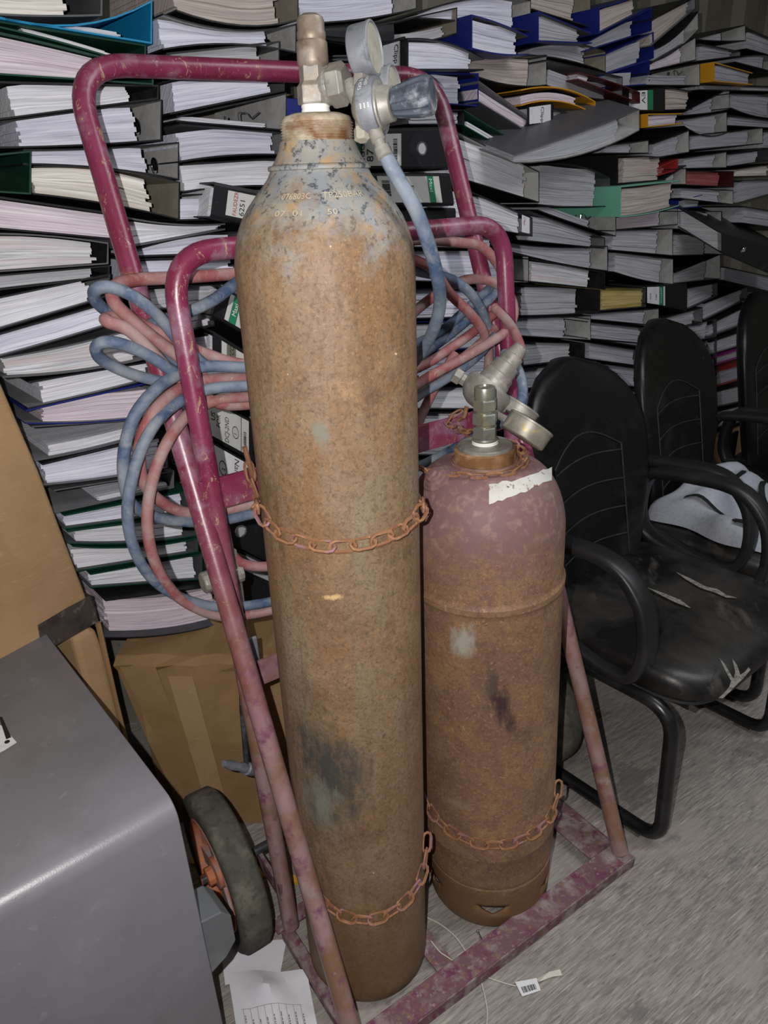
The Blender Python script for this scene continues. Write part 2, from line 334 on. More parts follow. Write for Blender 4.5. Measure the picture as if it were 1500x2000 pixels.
def world(o):
    m = o.matrix_basis.copy() if o.parent is None else world(o.parent) @ o.matrix_parent_inverse @ o.matrix_basis
    return m
def tag(o, label, cat, group=None, kind=None):
    o['label'] = label; o['category'] = cat
    if group: o['group'] = group
    if kind: o['kind'] = kind
    return o
def thing(name, label, cat, loc=(0, 0, 0), group=None):
    o = bpy.data.objects.new(name, None); o.location = loc; o.empty_display_size = .05; COL.objects.link(o)
    return tag(o, label, cat, group)
def spline(P, n=8, closed=False):
    P = [Vector(p) for p in P]; out = []; m = len(P)
    for i in range(m if closed else m-1):
        if closed: a, b, c, d = P[i-1], P[i], P[(i+1) % m], P[(i+2) % m]
        else: a, b, c, d = P[max(i-1, 0)], P[i], P[i+1], P[min(i+2, m-1)]
        for k in range(n):
            t = k/n; out.append(.5*((2*b)+(c-a)*t+(2*a-5*b+4*c-d)*t*t+(3*b-a-3*c+d)*t**3))
    if not closed: out.append(P[-1])
    return out
def fillet(P, rad, n=6):
    """polyline with rounded corners"""
    P = [Vector(p) for p in P]; out = [P[0]]
    for i in range(1, len(P)-1):
        a, b, c = P[i-1], P[i], P[i+1]; r = rad[i-1] if isinstance(rad, (list, tuple)) else rad
        u = (a-b); v = (c-b); r = min(r, u.length*.49, v.length*.49); p = b+u.normalized()*r; q = b+v.normalized()*r
        for k in range(n+1):
            t = k/n; out.append(p*(1-t)**2+b*2*t*(1-t)+q*t*t)
    out.append(P[-1]); return out
_TX = {}
def textmesh(s):
    if s in _TX: return _TX[s]
    c = bpy.data.curves.new('t', 'FONT'); c.body = s; c.resolution_u = 2; o = bpy.data.objects.new('t', c); COL.objects.link(o)
    dg = bpy.context.evaluated_depsgraph_get(); dg.update(); me = o.evaluated_get(dg).to_mesh()
    vs = [(v.co.x, v.co.y) for v in me.vertices]; fs = [tuple(p.vertices) for p in me.polygons]
    o.evaluated_get(dg).to_mesh_clear(); bpy.data.objects.remove(o); bpy.data.curves.remove(c)
    x0 = min(v[0] for v in vs); x1 = max(v[0] for v in vs)
    _TX[s] = ([((x-x0), y) for x, y in vs], fs, x1-x0); return _TX[s]
for t_ in ('FAUDEZR', '6251', '6399', 'Maxi', 'AMITCO', 'DCJ-2ND', 'FOR', 'US', '1', '2', 'Nal', 'FC', 'Clipp', 'EV', '3F', '87', 'CGG', '63', 'TP250BAR', '076803C', '07  01', '50', 'AS 4267', 'APPROVED', 'Dow', 'Form'): textmesh(t_)
def settext(mb, s, fn, x, y, h, mi=0, wmax=None):
    vs, fs, wd = textmesh(s); k = h/.7; kx = k if wmax is None else min(k, wmax/wd)
    mb.add([fn(x+vx*kx, y+vy*k) for vx, vy in vs], fs, mi)
def struct(o): o['kind'] = 'structure'; return o
# ------------------------------------------------------------------ room shell
m = MB(); m.add([(-3, -2.5, 0), (6.5, -2.5, 0), (6.5, 7, 0), (-3, 7, 0)], [(0, 1, 2, 3)]); struct(m.build('floor', 'floor'))
def corrug(name, p0, d, nrm, length, h):
    m = MB(); pts = []; x = 0; k = 0
    prof = [(0, 0), (.11, 0), (.15, .036), (.26, .036), (.30, 0)]
    while x < length:
        for a, b in prof[:-1]: pts.append((x+a, b))
        x += .30
    vs = []
    for a, b in pts: vs += [p0+d*a+nrm*b, p0+d*a+nrm*b+ZZ*h]
    m.add(vs, [(2*i, 2*i+2, 2*i+3, 2*i+1) for i in range(len(pts)-1)]); return struct(m.build(name, 'wall'))
corrug('wall_back', W(-2.2, 1.80, 0), EW, NW, 6.6, 2.4)
corrug('wall_right', W(4.38, -1.5, 0), NW, EW, 3.35, 2.4)
m = MB(); m.add([W(-2.2, -1.5, 2.4), W(4.4, -1.5, 2.4), W(4.4, 1.84, 2.4), W(-2.2, 1.84, 2.4)], [(3, 2, 1, 0)]); struct(m.build('ceiling', 'wall'))
# ------------------------------------------------------------------ lever arch files piled against the back wall
# column, side ('R'/'L' spine right/left, 'S' spine to the front), outline in photo pixels on the front plane of the pile
# (x0, top, bottom at the left end; x1, top, bottom at the right end), cover, lining, paper, options
BIND = []
def B(col, side, x0, t0, b0, x1, t1, b1, c='k', i='L', p='W', **k): BIND.append((col, side, x0, t0, b0, x1, t1, b1, c, i, p, k))
# first stack (far left)
B('A','R',-130,-70,20,200,-62,31,'g','D','C',p1=126,mb=6)
B('A','R',-40,21,31,297,0,86,'c','c','W',p0=0,p1=232,mt=36,fill=.25,L='bright cyan blue lever arch file crushed flat at its open end')
B('A','R',-40,34,46,285,87,136,'n','n','W',p0=40,p1=215,mt=0,mb=-6,fill=.3,L='thin dark green file directly under the cyan blue file')
B('A','R',-70,48,142,300,139,166,'n','n','P',p0=-60,p1=186,mt=-5,L='thick dark green file with clipped paper bundles, second one under the cyan blue file')
B('A','R',-20,158,237,310,166,194,'k','K','W',p0=25,p1=257,mb=0,L='black file with yellowed clipped sheets sticking out, behind the top left bend of the handle')
B('A','R',-20,239,290,316,194,275,'k','L','V',p0=38,p1=266,mb=3,hole=1,L='upper black file with grey spine lining and finger hole, inside the handle bend')
B('A','R',45,291,322,350,277,352,'k','L','V',p0=62,p1=286,mt=4,mb=-8,hole=1,L='lower black file with grey spine lining and finger hole, inside the handle bend')
B('A','R',-230,322,362,61,294,380,'n','n','W',p0=-225,p1=-20,dd=-.006,L='dark green file whose spine end shows at the left picture edge')
B('A','R',65,324,380,351,355,430,'k','T','C',p0=70,p1=294,mt=-12,mb=-6,L='black file with cream papers and taupe spine lining beside the handle tube')
B('A','R',-80,372,441,240,418,470,'k','G','P',p0=-75,p1=236,fill=1)
B('A','R',-90,456,538,212,474,516,'g','K','X',p0=-85,p1=186,mt=-8,L='file of mixed papers with one green sheet on top, at the left picture edge')
B('A','R',-90,544,578,214,518,542,'k','K','D',p0=-85,p1=176,L='thin file of grey papers under the file with the green sheet')
B('A','R',-60,592,662,216,534,580,'k','G','W',p0=-55,p1=176,mb=0)
B('A','R',-60,668,714,240,582,628,'k','G','V',p0=-55,p1=205,mb=2)
B('A','R',5,698,738,300,630,698,'g','G','X',p0=14,p1=262,mb=8,mt=5,L='file of wavy multicoloured papers above the cardboard carton')
B('A','R',55,745,799,310,703,738,'k','G','W',p0=88,p1=290,mb=2)
B('A','R',50,801,828,312,742,812,'b','G','P',p0=86,p1=300,mb=6,fill=.8,L='file with a pink sheet among its papers under a thin blue cover')
B('A','R',62,832,902,310,816,842,'g','G','W',p0=97,p1=300,fill=.34,mb=5,L='half empty grey file holding one thin bundle of paper')
B('A','R',82,906,951,330,846,915,'k','G','V',p0=93,p1=318,mb=4)
B('A','R',105,957,1003,340,919,953,'g','G','W',p0=190,p1=330,fill=.2,L='nearly empty grey file with smooth cover, left of the hose coil')
B('A','R',125,1006,1034,372,957,1000,'n','D','V',p0=130,p1=362)
B('A','R',132,1037,1062,386,1004,1046,'n','D','W',p0=150,p1=362,mb=8)
B('A','R',142,1066,1118,388,1050,1078,'n','D','W',p0=152,p1=366,mt=10)
B('A','R',176,1121,1149,396,1081,1132,'n','D','W',p0=180,p1=384)
B('A','R',205,1172,1246,470,1136,1206,'k','D','P',p0=221,p1=430,mb=14,rec=.03,fill=.8,dd=-.02,L='lowest black file of the left stack, lying open on the brown carton')
# second stack
B('B','R',345,-70,22,583,-66,40,'k','T','B',p0=336,p1=538,mb=20,L='black file of brownish papers with taupe lining, at the top edge above the handle bar')
B('B','R',318,26,98,579,46,104,'k','L','V',p0=322,p1=520,mt=20,mb=-14,hole=1)
B('B','R',325,103,150,546,80,140,'k','L','D',p0=340,p1=508,mb=-4)
B('B','R',332,153,224,556,143,178,'k','D','V',p0=345,p1=530)
B('B','R',345,227,238,560,181,256,'k','L','W',p0=355,p1=520,fill=.16,arch=1,L='almost empty black file with its bent metal lever showing')
B('B','R',350,240,318,560,258,304,'k','G','V',p0=357,p1=535,mb=-6,fill=.78)
B('B','R',357,320,377,570,307,366,'k','G','W',p0=362,p1=552,mb=-6)
B('B','R',345,381,432,416,377,430,'k','D','V',p0=350,p1=411,fill=.85)
B('B','S',416,354,426,604,392,466,'k',lab='fluid',dd=-.05,dep=.26,sk=10,L='black file turned spine out with red lettering and 6251 6399 on its label')
B('B','L',235,421,487,440,436,449,'g','G','W',p0=250,p1=432,mt=8,dd=-.004)
B('B','R',255,489,503,470,452,496,'k','D','V',p0=268,p1=450,mt=-8)
B('B','R',256,506,557,470,499,547,'k','D','V',p0=265,p1=455)
B('B','R',275,561,610,486,551,590,'k','D','D',p0=285,p1=470)
B('B','R',280,613,668,420,597,637,'k','D','W',p0=285,p1=414)
B('B','R',288,672,722,420,651,696,'k','D','V',p0=292,p1=415)
B('B','S',424,552,622,604,652,726,'k',lab='maxi1',dd=-.045,dep=.26,sk=20,L='black file turned spine out with a green striped label, just left of the tall cylinder')
B('B','S',416,645,706,600,757,820,'k',lab='amit1',dd=-.03,dep=.26,L='black file turned spine out with a grey label, below the green striped one')
B('B','S',384,762,842,590,872,955,'k',lab='dcj',dd=-.02,dep=.26,L='black file turned spine out with a handwritten label and a circled 1')
B('B','S',403,855,922,594,962,1034,'k',lab='nal',dd=-.02,dep=.26,L='black file turned spine out with a white label and a circled 2')
B('B','S',424,980,1050,600,1062,1136,'k',lab='ring',dd=-.01,dep=.26,L='black file turned spine out with a bare finger ring, under the hose loop')
B('B','R',436,1060,1098,606,1138,1174,'k','D','D',p0=444,p1=590)
B('B','S',450,1106,1172,615,1180,1226,'k',lab='none',dd=-.005,dep=.26,L='plain black file turned spine out, lowest left of the tall cylinder')
B('B','R',335,731,786,382,722,778,'k','D','W',p0=338,p1=378)
B('B','R',335,790,842,380,778,826,'k','D','V',p0=338,p1=376)
B('B','R',345,850,912,400,842,900,'k','D','W',p0=350,p1=396)
# third stack (behind the valves)
B('C','R',585,-50,47,814,-70,18,'k','L','V',p0=590,p1=769,mb=7)
B('C','S',590,52,72,770,40,104,'k',lab='none',dd=.0,dep=.28,L='black file behind the first gauge of the tall cylinder')
B('C','R',650,108,118,792,104,122,'g','G','W',p0=660,p1=780)
B('C','R',700,56,90,893,14,66,'k','T','D',p0=755,p1=868,fill=.42,mb=10,L='black file with taupe spine lining right of the upper gauge')
B('C','S',560,190,240,628,196,246,'b',lab='none',dep=.2,L='navy blue file behind the tall cylinder valve')
B('C','S',745,84,160,793,70,146,'k',lab='clipp0',dep=.2,dd=-.004,L='black file with a torn white label between the two gauges')
B('C','L',796,74,137,944,113,137,'k','G','V',p0=799,p1=922,dd=-.03,mt=-12,L='black file with a small dark square among its papers, right of the gauges')
B('C','R',770,140,196,935,143,208,'b','b','V',p0=790,p1=898,L='navy blue file behind the regulator knob')
B('C','R',800,212,244,907,214,244,'k','D','W',p0=806,p1=900)
B('C','S',690,251,332,886,247,331,'k',lab='bar87',dd=-.045,dep=.26,L='black file turned spine out with a barcode label and a large finger hole')
B('C','S',705,337,402,883,338,402,'k',lab='maxi2',dd=-.055,dep=.26,sk=-14,L='black file turned spine out with a slanted green striped barcode label')
B('C','S',735,406,442,890,406,440,'k',lab='none',dd=-.03,dep=.26,L='plain black file squeezed under the slanted green striped label')
for k_ in range(9):
    B('C','R',600,448+k_*62,505+k_*62,800,440+k_*61,497+k_*61,'k','DLG'[k_ % 3],'WVD'[k_ % 3],p1=760)
B('C','R',806,1000,1040,1010,985,1030,'k','D','W')
# fourth stack
B('D','R',815,26,36,1037,0,63,'k','L','V',p0=822,p1=1003,mt=-18,mb=-4)
B('D','L',921,28,95,1032,70,107,'b','D','V',p0=924,dd=-.045,p1=1012,mt=-4,mb=6,L='navy blue file standing open to the right, above the bend of the handle')
B('D','R',908,112,141,1068,107,167,'k','L','B',p0=914,p1=1034,mb=12)
B('D','R',936,158,200,1046,238,268,'g','G','P',p0=938,p1=1034,fill=.7,L='grey file of pinkish papers slumping down to the right')
B('D','R',906,214,246,1000,272,300,'n','n','W',p0=915,p1=970,fill=.5,L='dark green file slumping down right of the handle leg')
B('D','R',888,254,346,1053,335,396,'k','C2','W',p0=893,p1=1026,hole=1,fill=.9,L='black file of fanned white papers with cream finger hole lining, right of handle leg')
B('D','R',872,352,432,1040,425,462,'k','D','W',p0=880,p1=1015,fill=.82,lab='clipp2',L='black file of fanned papers with a white label corner, under the fanned one')
B('D','R',805,448,484,985,464,486,'k','D','W')
B('D','R',805,489,550,1033,487,553,'k','L','V',p1=985)
B('D','R',805,566,624,1004,560,618,'k','D','V',p1=935)
B('D','R',800,628,690,1000,624,676,'b','D','W',p1=940)
B('D','R',812,694,748,1012,684,742,'k','D','V',p1=1005)
B('D','R',812,758,800,1010,752,800,'k','D','W',p1=990)
B('D','R',812,806,832,1010,806,836,'k','D','W',p1=990)
B('D','R',812,838,890,1010,842,892,'k','D','W',p1=960)
B('D','R',812,896,945,1010,900,950,'k','D','V',p1=960)
# fifth stack
B('E','R',1040,-40,19,1154,-40,54,'k','T','B',p0=1042,p1=1122,L='black file of brown papers at the top edge, right of a navy blue strip')
B('E','L',1051,22,81,1156,64,85,'b','D','D',p0=1054,dd=-.025,p1=1132,mt=0)
B('E','R',1018,98,108,1183,100,142,'k','T','V',p0=1040,p1=1142,mt=-16,mb=-8)
B('E','R',1068,116,168,1216,150,197,'k','G','W',p0=1074,p1=1182,fill=.62,mb=8)
B('E','R',1128,140,156,1250,180,202,'m','m','P',p0=1132,p1=1150,mt=-3,dd=-.03,L='thin dark maroon folder sagging to the right')
B('E','R',1018,175,207,1163,198,226,'y','y','P',p0=1022,p1=1122,mt=-16,mb=-18,fill=.6,dd=-.012,L='mustard yellow file bent like a roof, with a pink sheet inside')
B('E','S',1031,207,246,1080,200,240,'k',lab='clipp1',dep=.2,dd=-.004,L='small black file end with a white label under the yellow file')
B('E','R',1082,212,248,1150,232,252,'k','G','V',p0=1086,p1=1140)
B('E','R',1004,301,319,1249,213,255,'g','L','V',p0=1008,p1=1204,mt=2,mb=18,dd=-.11,pitch=.30,dep=.30,L='large dark grey file jutting forward out of the pile with its cover up')
B('E','R',1048,322,400,1192,347,403,'k','D','D',p0=1056,p1=1162,mt=-13,mb=4)
B('E','R',1050,403,411,1203,402,462,'k','L','V',p0=1062,p1=1150,mb=2,arch=1,fill=.34)
B('E','R',1030,410,471,1181,464,486,'k','G','V',p0=1034,p1=1156,fill=.85)
B('E','R',985,473,489,1187,480,530,'k','L','V',p0=990,p1=1152,mt=6,mb=4)
B('E','R',1037,505,551,1182,532,566,'k','K','X',p0=1042,p1=1150)
B('E','R',1018,555,618,1172,566,610,'k','K','D',p0=1022,p1=1124,mb=2,L='black file of fuzzy dog eared grey papers, right of the handle leg')
B('E','R',1000,622,656,1154,616,665,'k','L','V',p0=1006,p1=1102)
B('E','R',1020,667,716,1142,670,702,'k','K','D',p0=1026,p1=1114)
for k_ in range(5):
    B('E','R',1015,722+k_*46,762+k_*47,1165,704+k_*46,746+k_*46,'k','KD'[k_ % 2],'DV'[k_ % 2],p1=1120)
# sixth stack
B('F','L',1170,14,66,1262,-14,18,'b','D','B',p0=1173,p1=1240,mt=2,dd=-.03)
B('F','R',1142,84,101,1273,14,60,'b','b','V',p0=1150,p1=1236,fill=.9,L='navy blue file slanting up to the right, uppermost of three')
B('F','R',1180,106,146,1277,62,114,'b','b','V',p0=1184,p1=1252,L='navy blue file slanting up to the right, middle of three')
B('F','R',1168,149,173,1269,117,165,'b','b','D',p0=1176,p1=1236,fill=.7,L='navy blue file slanting up to the right, lowest of three')
B('F','S',1218,177,216,1298,171,218,'k',lab='ev',dep=.22,dd=-.004,L='black file with a green edged white label reading EV')
B('F','L',1265,222,249,1332,221,242,'y','D','P',p0=1268,dd=-.03,p1=1325,L='small mustard yellow file end right of the large jutting file')
B('F','R',1182,284,300,1267,273,300,'k','L','V',p1=1234)
B('F','L',1206,302,360,1300,306,352,'k','D','B',p0=1220,p1=1288)
B('F','L',1212,364,424,1326,352,402,'t','D','B',p0=1215,p1=1312,dd=-.055,mb=4,L='mint green file standing open to the right')
B('F','R',1204,424,450,1324,399,439,'k','L','P',p1=1288,mb=0)
B('F','R',1194,450,489,1314,446,500,'k','L','D',p1=1284)
B('F','R',1200,492,532,1315,505,556,'k','L','D',p1=1290,mb=4)
B('F','R',1174,560,608,1262,562,600,'k','D','Y',p0=1178,p1=1257,L='file of yellowed papers beside a green banded label')
B('F','S',1262,558,594,1342,553,608,'k',lab='amit2',dep=.2,dd=-.002,L='black file with a white label and a green band, above the second chair back')
B('F','R',1150,612,624,1287,602,637,'k','L','V',p1=1258)
B('F','R',1148,628,662,1262,640,672,'k','D','V',p1=1250)
B('F','R',1150,668,702,1252,684,716,'k','D','V',p1=1240)
for k_ in range(4): B('F','R',1158,708+k_*44,748+k_*44,1275,722+k_*42,760+k_*42,'k','D','WD'[k_ % 2],p1=1240)
# seventh stack
B('G','R',1271,38,92,1358,-6,18,'k','G','B',p1=1346,fill=.95)
B('G','R',1276,96,121,1364,22,58,'k','L','D',p1=1340,mt=12,mb=10)
B('G','R',1270,124,139,1359,72,118,'k','L','P',p1=1331)
B('G','R',1264,142,167,1367,123,168,'k','L','W',p1=1342,fill=.5,arch=1)
B('G','L',1298,168,216,1352,178,214,'k','D','B',p1=1346)
B('G','R',1336,218,226,1425,171,214,'k','L','V',p1=1392,mb=2)
B('G','R',1336,232,247,1420,218,260,'k','L','D',p1=1400,mb=12)
B('G','R',1276,280,310,1346,254,298,'k','L','V',p1=1326)
B('G','R',1348,264,294,1490,249,281,'k','L','V',p1=1460)
B('G','R',1284,328,344,1324,310,332,'r','r','R',p1=1300,L='dull red file end between grey papers')
B('G','R',1296,350,361,1340,322,361,'k','L','V',p1=1318)
B('G','R',1336,308,330,1419,296,328,'k','L','D',p1=1396)
B('G','R',1341,333,362,1433,334,366,'k','m','R',p1=1405,L='file of reddish papers with dark red spine lining')
B('G','R',1330,366,388,1432,371,400,'k','L','D',p1=1405)
B('G','L',1324,392,408,1372,380,404,'b','D','D',p0=1340)
B('G','R',1326,412,448,1409,412,466,'k','L','D',p1=1380,mb=8)
B('G','R',1318,454,500,1421,468,498,'k','L','D',p1=1376)
B('G','R',1318,532,554,1407,496,545,'k','L','D',p1=1378)
B('G','R',1345,562,604,1402,552,578,'k','D','D',p1=1394)
B('G','R',1292,622,642,1372,600,634,'k','G','D',p1=1356)
for k_ in range(6): B('G','R',1282,650+k_*38,684+k_*38,1400,622+k_*38,658+k_*38,'k','D','D',p1=1380)
# eighth stack (far right)
B('H','R',1362,74,78,1456,48,80,'k','L','D',p1=1412,mb=2)
B('H','R',1458,54,96,1560,98,124,'k','D','D',p1=1540)
B('H','R',1366,84,120,1446,100,110,'k','G','V',p1=1430)
B('H','R',1436,112,122,1530,114,146,'k','L','V',p1=1492,mt=-6)
B('H','L',1395,121,159,1470,142,166,'y','D','V',p0=1398,dd=-.04,L='mustard yellow file under the peak of the pile at the right')
B('H','R',1368,163,176,1530,169,180,'k','D','D')
B('H','R',1428,182,212,1530,186,232,'k','L','V',p1=1500,mb=6)
B('H','R',1424,224,246,1530,238,252,'k','D','V')
B('H','R',1494,256,290,1580,250,290,'k','L','D')
B('H','R',1424,300,326,1520,286,312,'k','D','D',p1=1480)
B('H','R',1438,330,346,1520,318,344,'k','T','C',p1=1500)
B('H','R',1438,352,398,1530,350,372,'k','L','W',p1=1520,L='file of crumpled white sheets at the right picture edge')
B('H','S',1410,455,496,1560,500,560,'k',lab='ring',dd=-.16,dep=.30,pitch=.45,L='large black file jutting out at the right with a metal finger ring')
B('H','R',1450,402,436,1560,420,452,'k','D','D',dd=-.02)
B('H','R',1412,520,548,1530,545,576,'k','D','V')
B('H','R',1376,592,626,1460,560,584,'k','D','D')
B('H','R',1384,634,660,1470,592,628,'k','D','D')
B('H','R',1386,668,694,1470,640,668,'k','G','D')
B('H','R',1382,702,718,1470,674,690,'p','p','W',p0=1388,L='magenta folder between the second and third chair backs')
B('H','R',1384,730,760,1470,706,734,'r','r','W',p0=1390,L='red file between the second and third chair backs')
for k_ in range(2): B('H','R',1384,768+k_*40,800+k_*40,1480,744+k_*40,778+k_*40,'k','D','D')
M['lining_C2'] = M['label']
def lerp(a, b, t): return a+(b-a)*t
ORD = 'first second third fourth fifth sixth seventh eighth ninth tenth eleventh twelfth thirteenth fourteenth fifteenth sixteenth seventeenth eighteenth nineteenth twentieth twenty-first twenty-second twenty-third twenty-fourth twenty-fifth twenty-sixth twenty-seventh twenty-eighth twenty-ninth thirtieth thirty-first thirty-second'.split()
CN = dict(k='black', g='grey', n='dark green', c='cyan blue', b='navy blue', y='mustard yellow', m='maroon', r='red', t='mint green', p='magenta')
PN = dict(W='white', V='white', P='pinkish', C='cream', B='brownish', D='grey', Y='yellowed', X='mixed', R='reddish', d='white')
cols = {}
for b in BIND: cols.setdefault(b[0], []).append(b)
for c in cols: cols[c].sort(key=lambda b: b[3]+b[4]+b[6]+b[7])
def make_file(sp, rank):
    col, side, x0, t0, b0, x1, t1, b1, cc, ii, pp, k = sp
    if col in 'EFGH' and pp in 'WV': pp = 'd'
    rnd = random.Random(hash((x0, t0, x1)) & 0xffff); dd = k.get('dd', rnd.uniform(-.006, .012)); n0 = WD+dd; D = k.get('dep', .30)
    TL, TR, BL, BR = [onw(x, y, n0) for x, y in ((x0, t0), (x1, t1), (x0, b0), (x1, b1))]
    pit = k.get('pitch', 0); ext = (NW*math.cos(pit)+ZZ*math.sin(pit))
    scale = (onw((x0+x1)/2, (t0+b0)/2, n0)-onw((x0+x1)/2, (t0+b0)/2+1, n0)).length
    mt = -k.get('mt', 0)*scale; mb = -k.get('mb', 0)*scale; th = .0028
    def Tp(u): return TL.lerp(TR, u)+ZZ*(mt*4*u*(1-u))
    def Bp(u): return BL.lerp(BR, u)+ZZ*(mb*4*u*(1-u))
    if k.get('L') and len(k['L'].replace('-', ' ').split()) > 16: print('LONG', k['L'])
    lab = k.get('L') or ('%s file of %s papers, %s from top in the %s stack from left' % (CN[cc], PN[pp], ORD[rank], ORD['ABCDEFGH'.index(col)]))
    if side == 'S':
        sk = k.get('sk', 0)*scale; al = (TR-TL).normalized()
        TL2, TR2 = TL+al*sk*.5, TR+al*sk*.5; BL2, BR2 = BL-al*sk*.5, BR-al*sk*.5
        def P(u, v, d): return BL2.lerp(BR2, u).lerp(TL2.lerp(TR2, u), v)+ext*d
        root = thing('lever_arch_file', lab, 'binder', P(.5, 0, D/2), 'lever arch files piled against the back wall')
        H = (TL-BL).length; tv = th/H; r = .006; rv = r/H
        m = MB(); prof = [(D, 0), (r, 0), (.0018, rv*.3), (0, rv), (0, 1-rv), (.0018, 1-rv*.3), (r, 1), (D, 1)]
        inn = [(D, tv), (r, tv), (th, rv), (th, 1-rv), (r, 1-tv), (D, 1-tv)]
        ring = prof+inn[::-1]; n = len(ring)
        vs = [P(u, v, d) for u in (0, 1) for d, v in ring]
        m.add(vs, [(i, (i+1) % n, n+(i+1) % n, n+i) for i in range(n)], 0)
        # end caps of the folded board as quads between outer and inner line
        op = [0, 1, 3, 4, 6, 7]; ip = [13, 12, 11, 10, 9, 8]
        for base in (0, n):
            for q in range(5): m.f.append((base+op[q], base+op[q+1], base+ip[q+1], base+ip[q])); m.m.append(0)
            for a_, b_, c_ in ((1, 2, 3), (4, 5, 6)): m.f.append((base+a_, base+b_, base+c_)); m.m.append(0)
        m.build('cover', ['cover_'+cc], root)
        m = MB(); 
        for q in range(4):
            a, b = tv+.02+(1-2*tv-.1)*q/4, tv+.02+(1-2*tv-.1)*(q+1)/4; j = rnd.uniform(0, .015)
            vs = [P(u, v, d) for d in (.03, D-.015-j) for u, v in ((.03+j/3, a), (.97-j, a), (.97-j, b), (.03+j/3, b))]
            m.add(vs, [(0, 1, 2, 3), (4, 5, 6, 7), (0, 1, 5, 4), (1, 2, 6, 5), (2, 3, 7, 6), (3, 0, 4, 7)], 0, [(u*.3, v*.07+d) for d in (0, .1) for u, v in ((0, a), (1, a), (1, b), (0, b))])
        m.build('paper_block', 'paper_W', root)
        spine_label(root, k.get('lab'), P, (TR-TL).length, H)
        return
    root = thing('lever_arch_file', lab, 'binder', Bp(.5)+ext*D/2, 'lever arch files piled against the back wall')
    NU = 9; us = [i/(NU-1) for i in range(NU)]
    if side == 'L': us = us[::-1]
    wd = (TR-TL).length; tu = th/wd*(1 if side == 'R' else -1); uS = us[-1]-tu
    O = [Tp(u) for u in us]+[Bp(u) for u in us[::-1]]
    I = [Tp(u if j < NU-1 else uS)-ZZ*th for j, u in enumerate(us)]+[Bp(u if j > 0 else uS)+ZZ*th for j, u in enumerate(us[::-1])]
    n = len(O); m = MB(); jag = [0]*n
    vs = [p for p in O]+[p for p in I]+[p+ext*D for p in O]+[p+ext*D for p in I]
    fo, fi = [], []
    for i in range(n-1):
        fo += [(i, i+1, 2*n+i+1, 2*n+i), (i, i+1, n+i+1, n+i), (2*n+i, 2*n+i+1, 3*n+i+1, 3*n+i)]; fi.append((n+i, n+i+1, 3*n+i+1, 3*n+i))
    for i in (0, n-1): fo.append((i, n+i, 3*n+i, 2*n+i))
    m.add(vs, fo+fi); m.m = [0]*len(fo)+[1]*len(fi)
    m.build('cover', ['cover_'+cc, 'lining_'+ii], root)
    # paper block: bundles with slightly different edges
    P0 = k.get('p0', x0+.04*(x1-x0)); P1 = k.get('p1', x0+(.86 if side == 'R' else .94)*(x1-x0))
    ul, ur = (P0-x0)/(x1-x0), (P1-x0)/(x1-x0)
    ul, ur = max(.015, ul), min(.985, ur); rec = k.get('rec', .009)
    g = lambda u: max(.0015, (Tp(u)-Bp(u)).z-2*th-.001)
    gm = max(g(ul), g(ur), g((ul+ur)/2)); fill = k.get('fill', .93); K = max(3, min(9, int(gm/.008)))
    m = MB(); NP = 9; ed = []
    for q in range(K): ed.append((rnd.uniform(-.003, .004)/wd, rnd.gauss(0, .0035)/wd, rnd.uniform(0, .0035)))
    ph = rnd.uniform(0, 6); amp = rnd.uniform(.0003, .0014)
    for q in range(K):
        a, b, d = ed[q]; vs = []; uv = []
        for f in (0, 1):
            for i in range(NP):
                u = lerp(min(max(ul+a, .008), .9), max(min(ur+b, .99), ul+.05), i/(NP-1)); tt = min(g(u), fill*gm)
                wv = amp*math.sin(u*9+ph+q*.9)*(1 if 0 < q < K else 0)
                for e in (0, 1):
                    fr = (q+e)/K; hgt = tt*fr+(amp*math.sin(u*9+ph+(q+e)*.9) if 0 < q+e < K else 0)
                    vs.append(Bp(u)+ZZ*(th+.0005+max(0, min(hgt, tt)))+ext*(rec+d if f == 0 else D-.012)); uv.append((u*wd, fr*gm+f*.3))
        fs = []
        for i in range(NP-1):
            a0 = 2*i; b0 = 2*NP+2*i
            fs += [(a0, a0+2, a0+3, a0+1), (b0, b0+1, b0+3, b0+2), (a0+1, a0+3, b0+3, b0+1), (a0, b0, b0+2, a0+2)]
        fs += [(0, 1, 2*NP+1, 2*NP), (2*NP-2, 4*NP-2, 4*NP-1, 2*NP-1)]
        m.add(vs, fs, 0, uv)
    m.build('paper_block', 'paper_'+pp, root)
    if k.get('hole'):
        u = uS; c = Bp(u).lerp(Tp(u), .42)+ext*.10; ax = EW; m = MB(); m.lathe([(.0125, 0), (.0165, 0), (.0165, -.002), (.0125, -.002)], c-EW*.0005, EW, 18, cap=False); m.build('finger_ring', 'chrome', root, True)
        m = MB(); m.lathe([(.0125, 0), (.0125, -.0012)], c-EW*.0004, EW, 18); m.build('finger_hole', 'cover_k', root)
    if k.get('arch'):
        u = .62; c = Bp(u)+ZZ*(fill*gm+th+.004)+ext*.03; al = (Tp(1)-Tp(0)).normalized(); m = MB()
        m.tube(fillet([c, c+ZZ*.014, c+al*.02+ZZ*.010, c+al*.028-ZZ*.002, c+al*.05+ZZ*.006], .004, 4), .0013, 6)
        m.build('lever_arch', 'chrome', root, True); m = MB(); m.tube([c-al*.035-ZZ*.002, c-al*.03+ZZ*.012], .0022, 6); m.build('lever_pin', 'chrome', root, True)
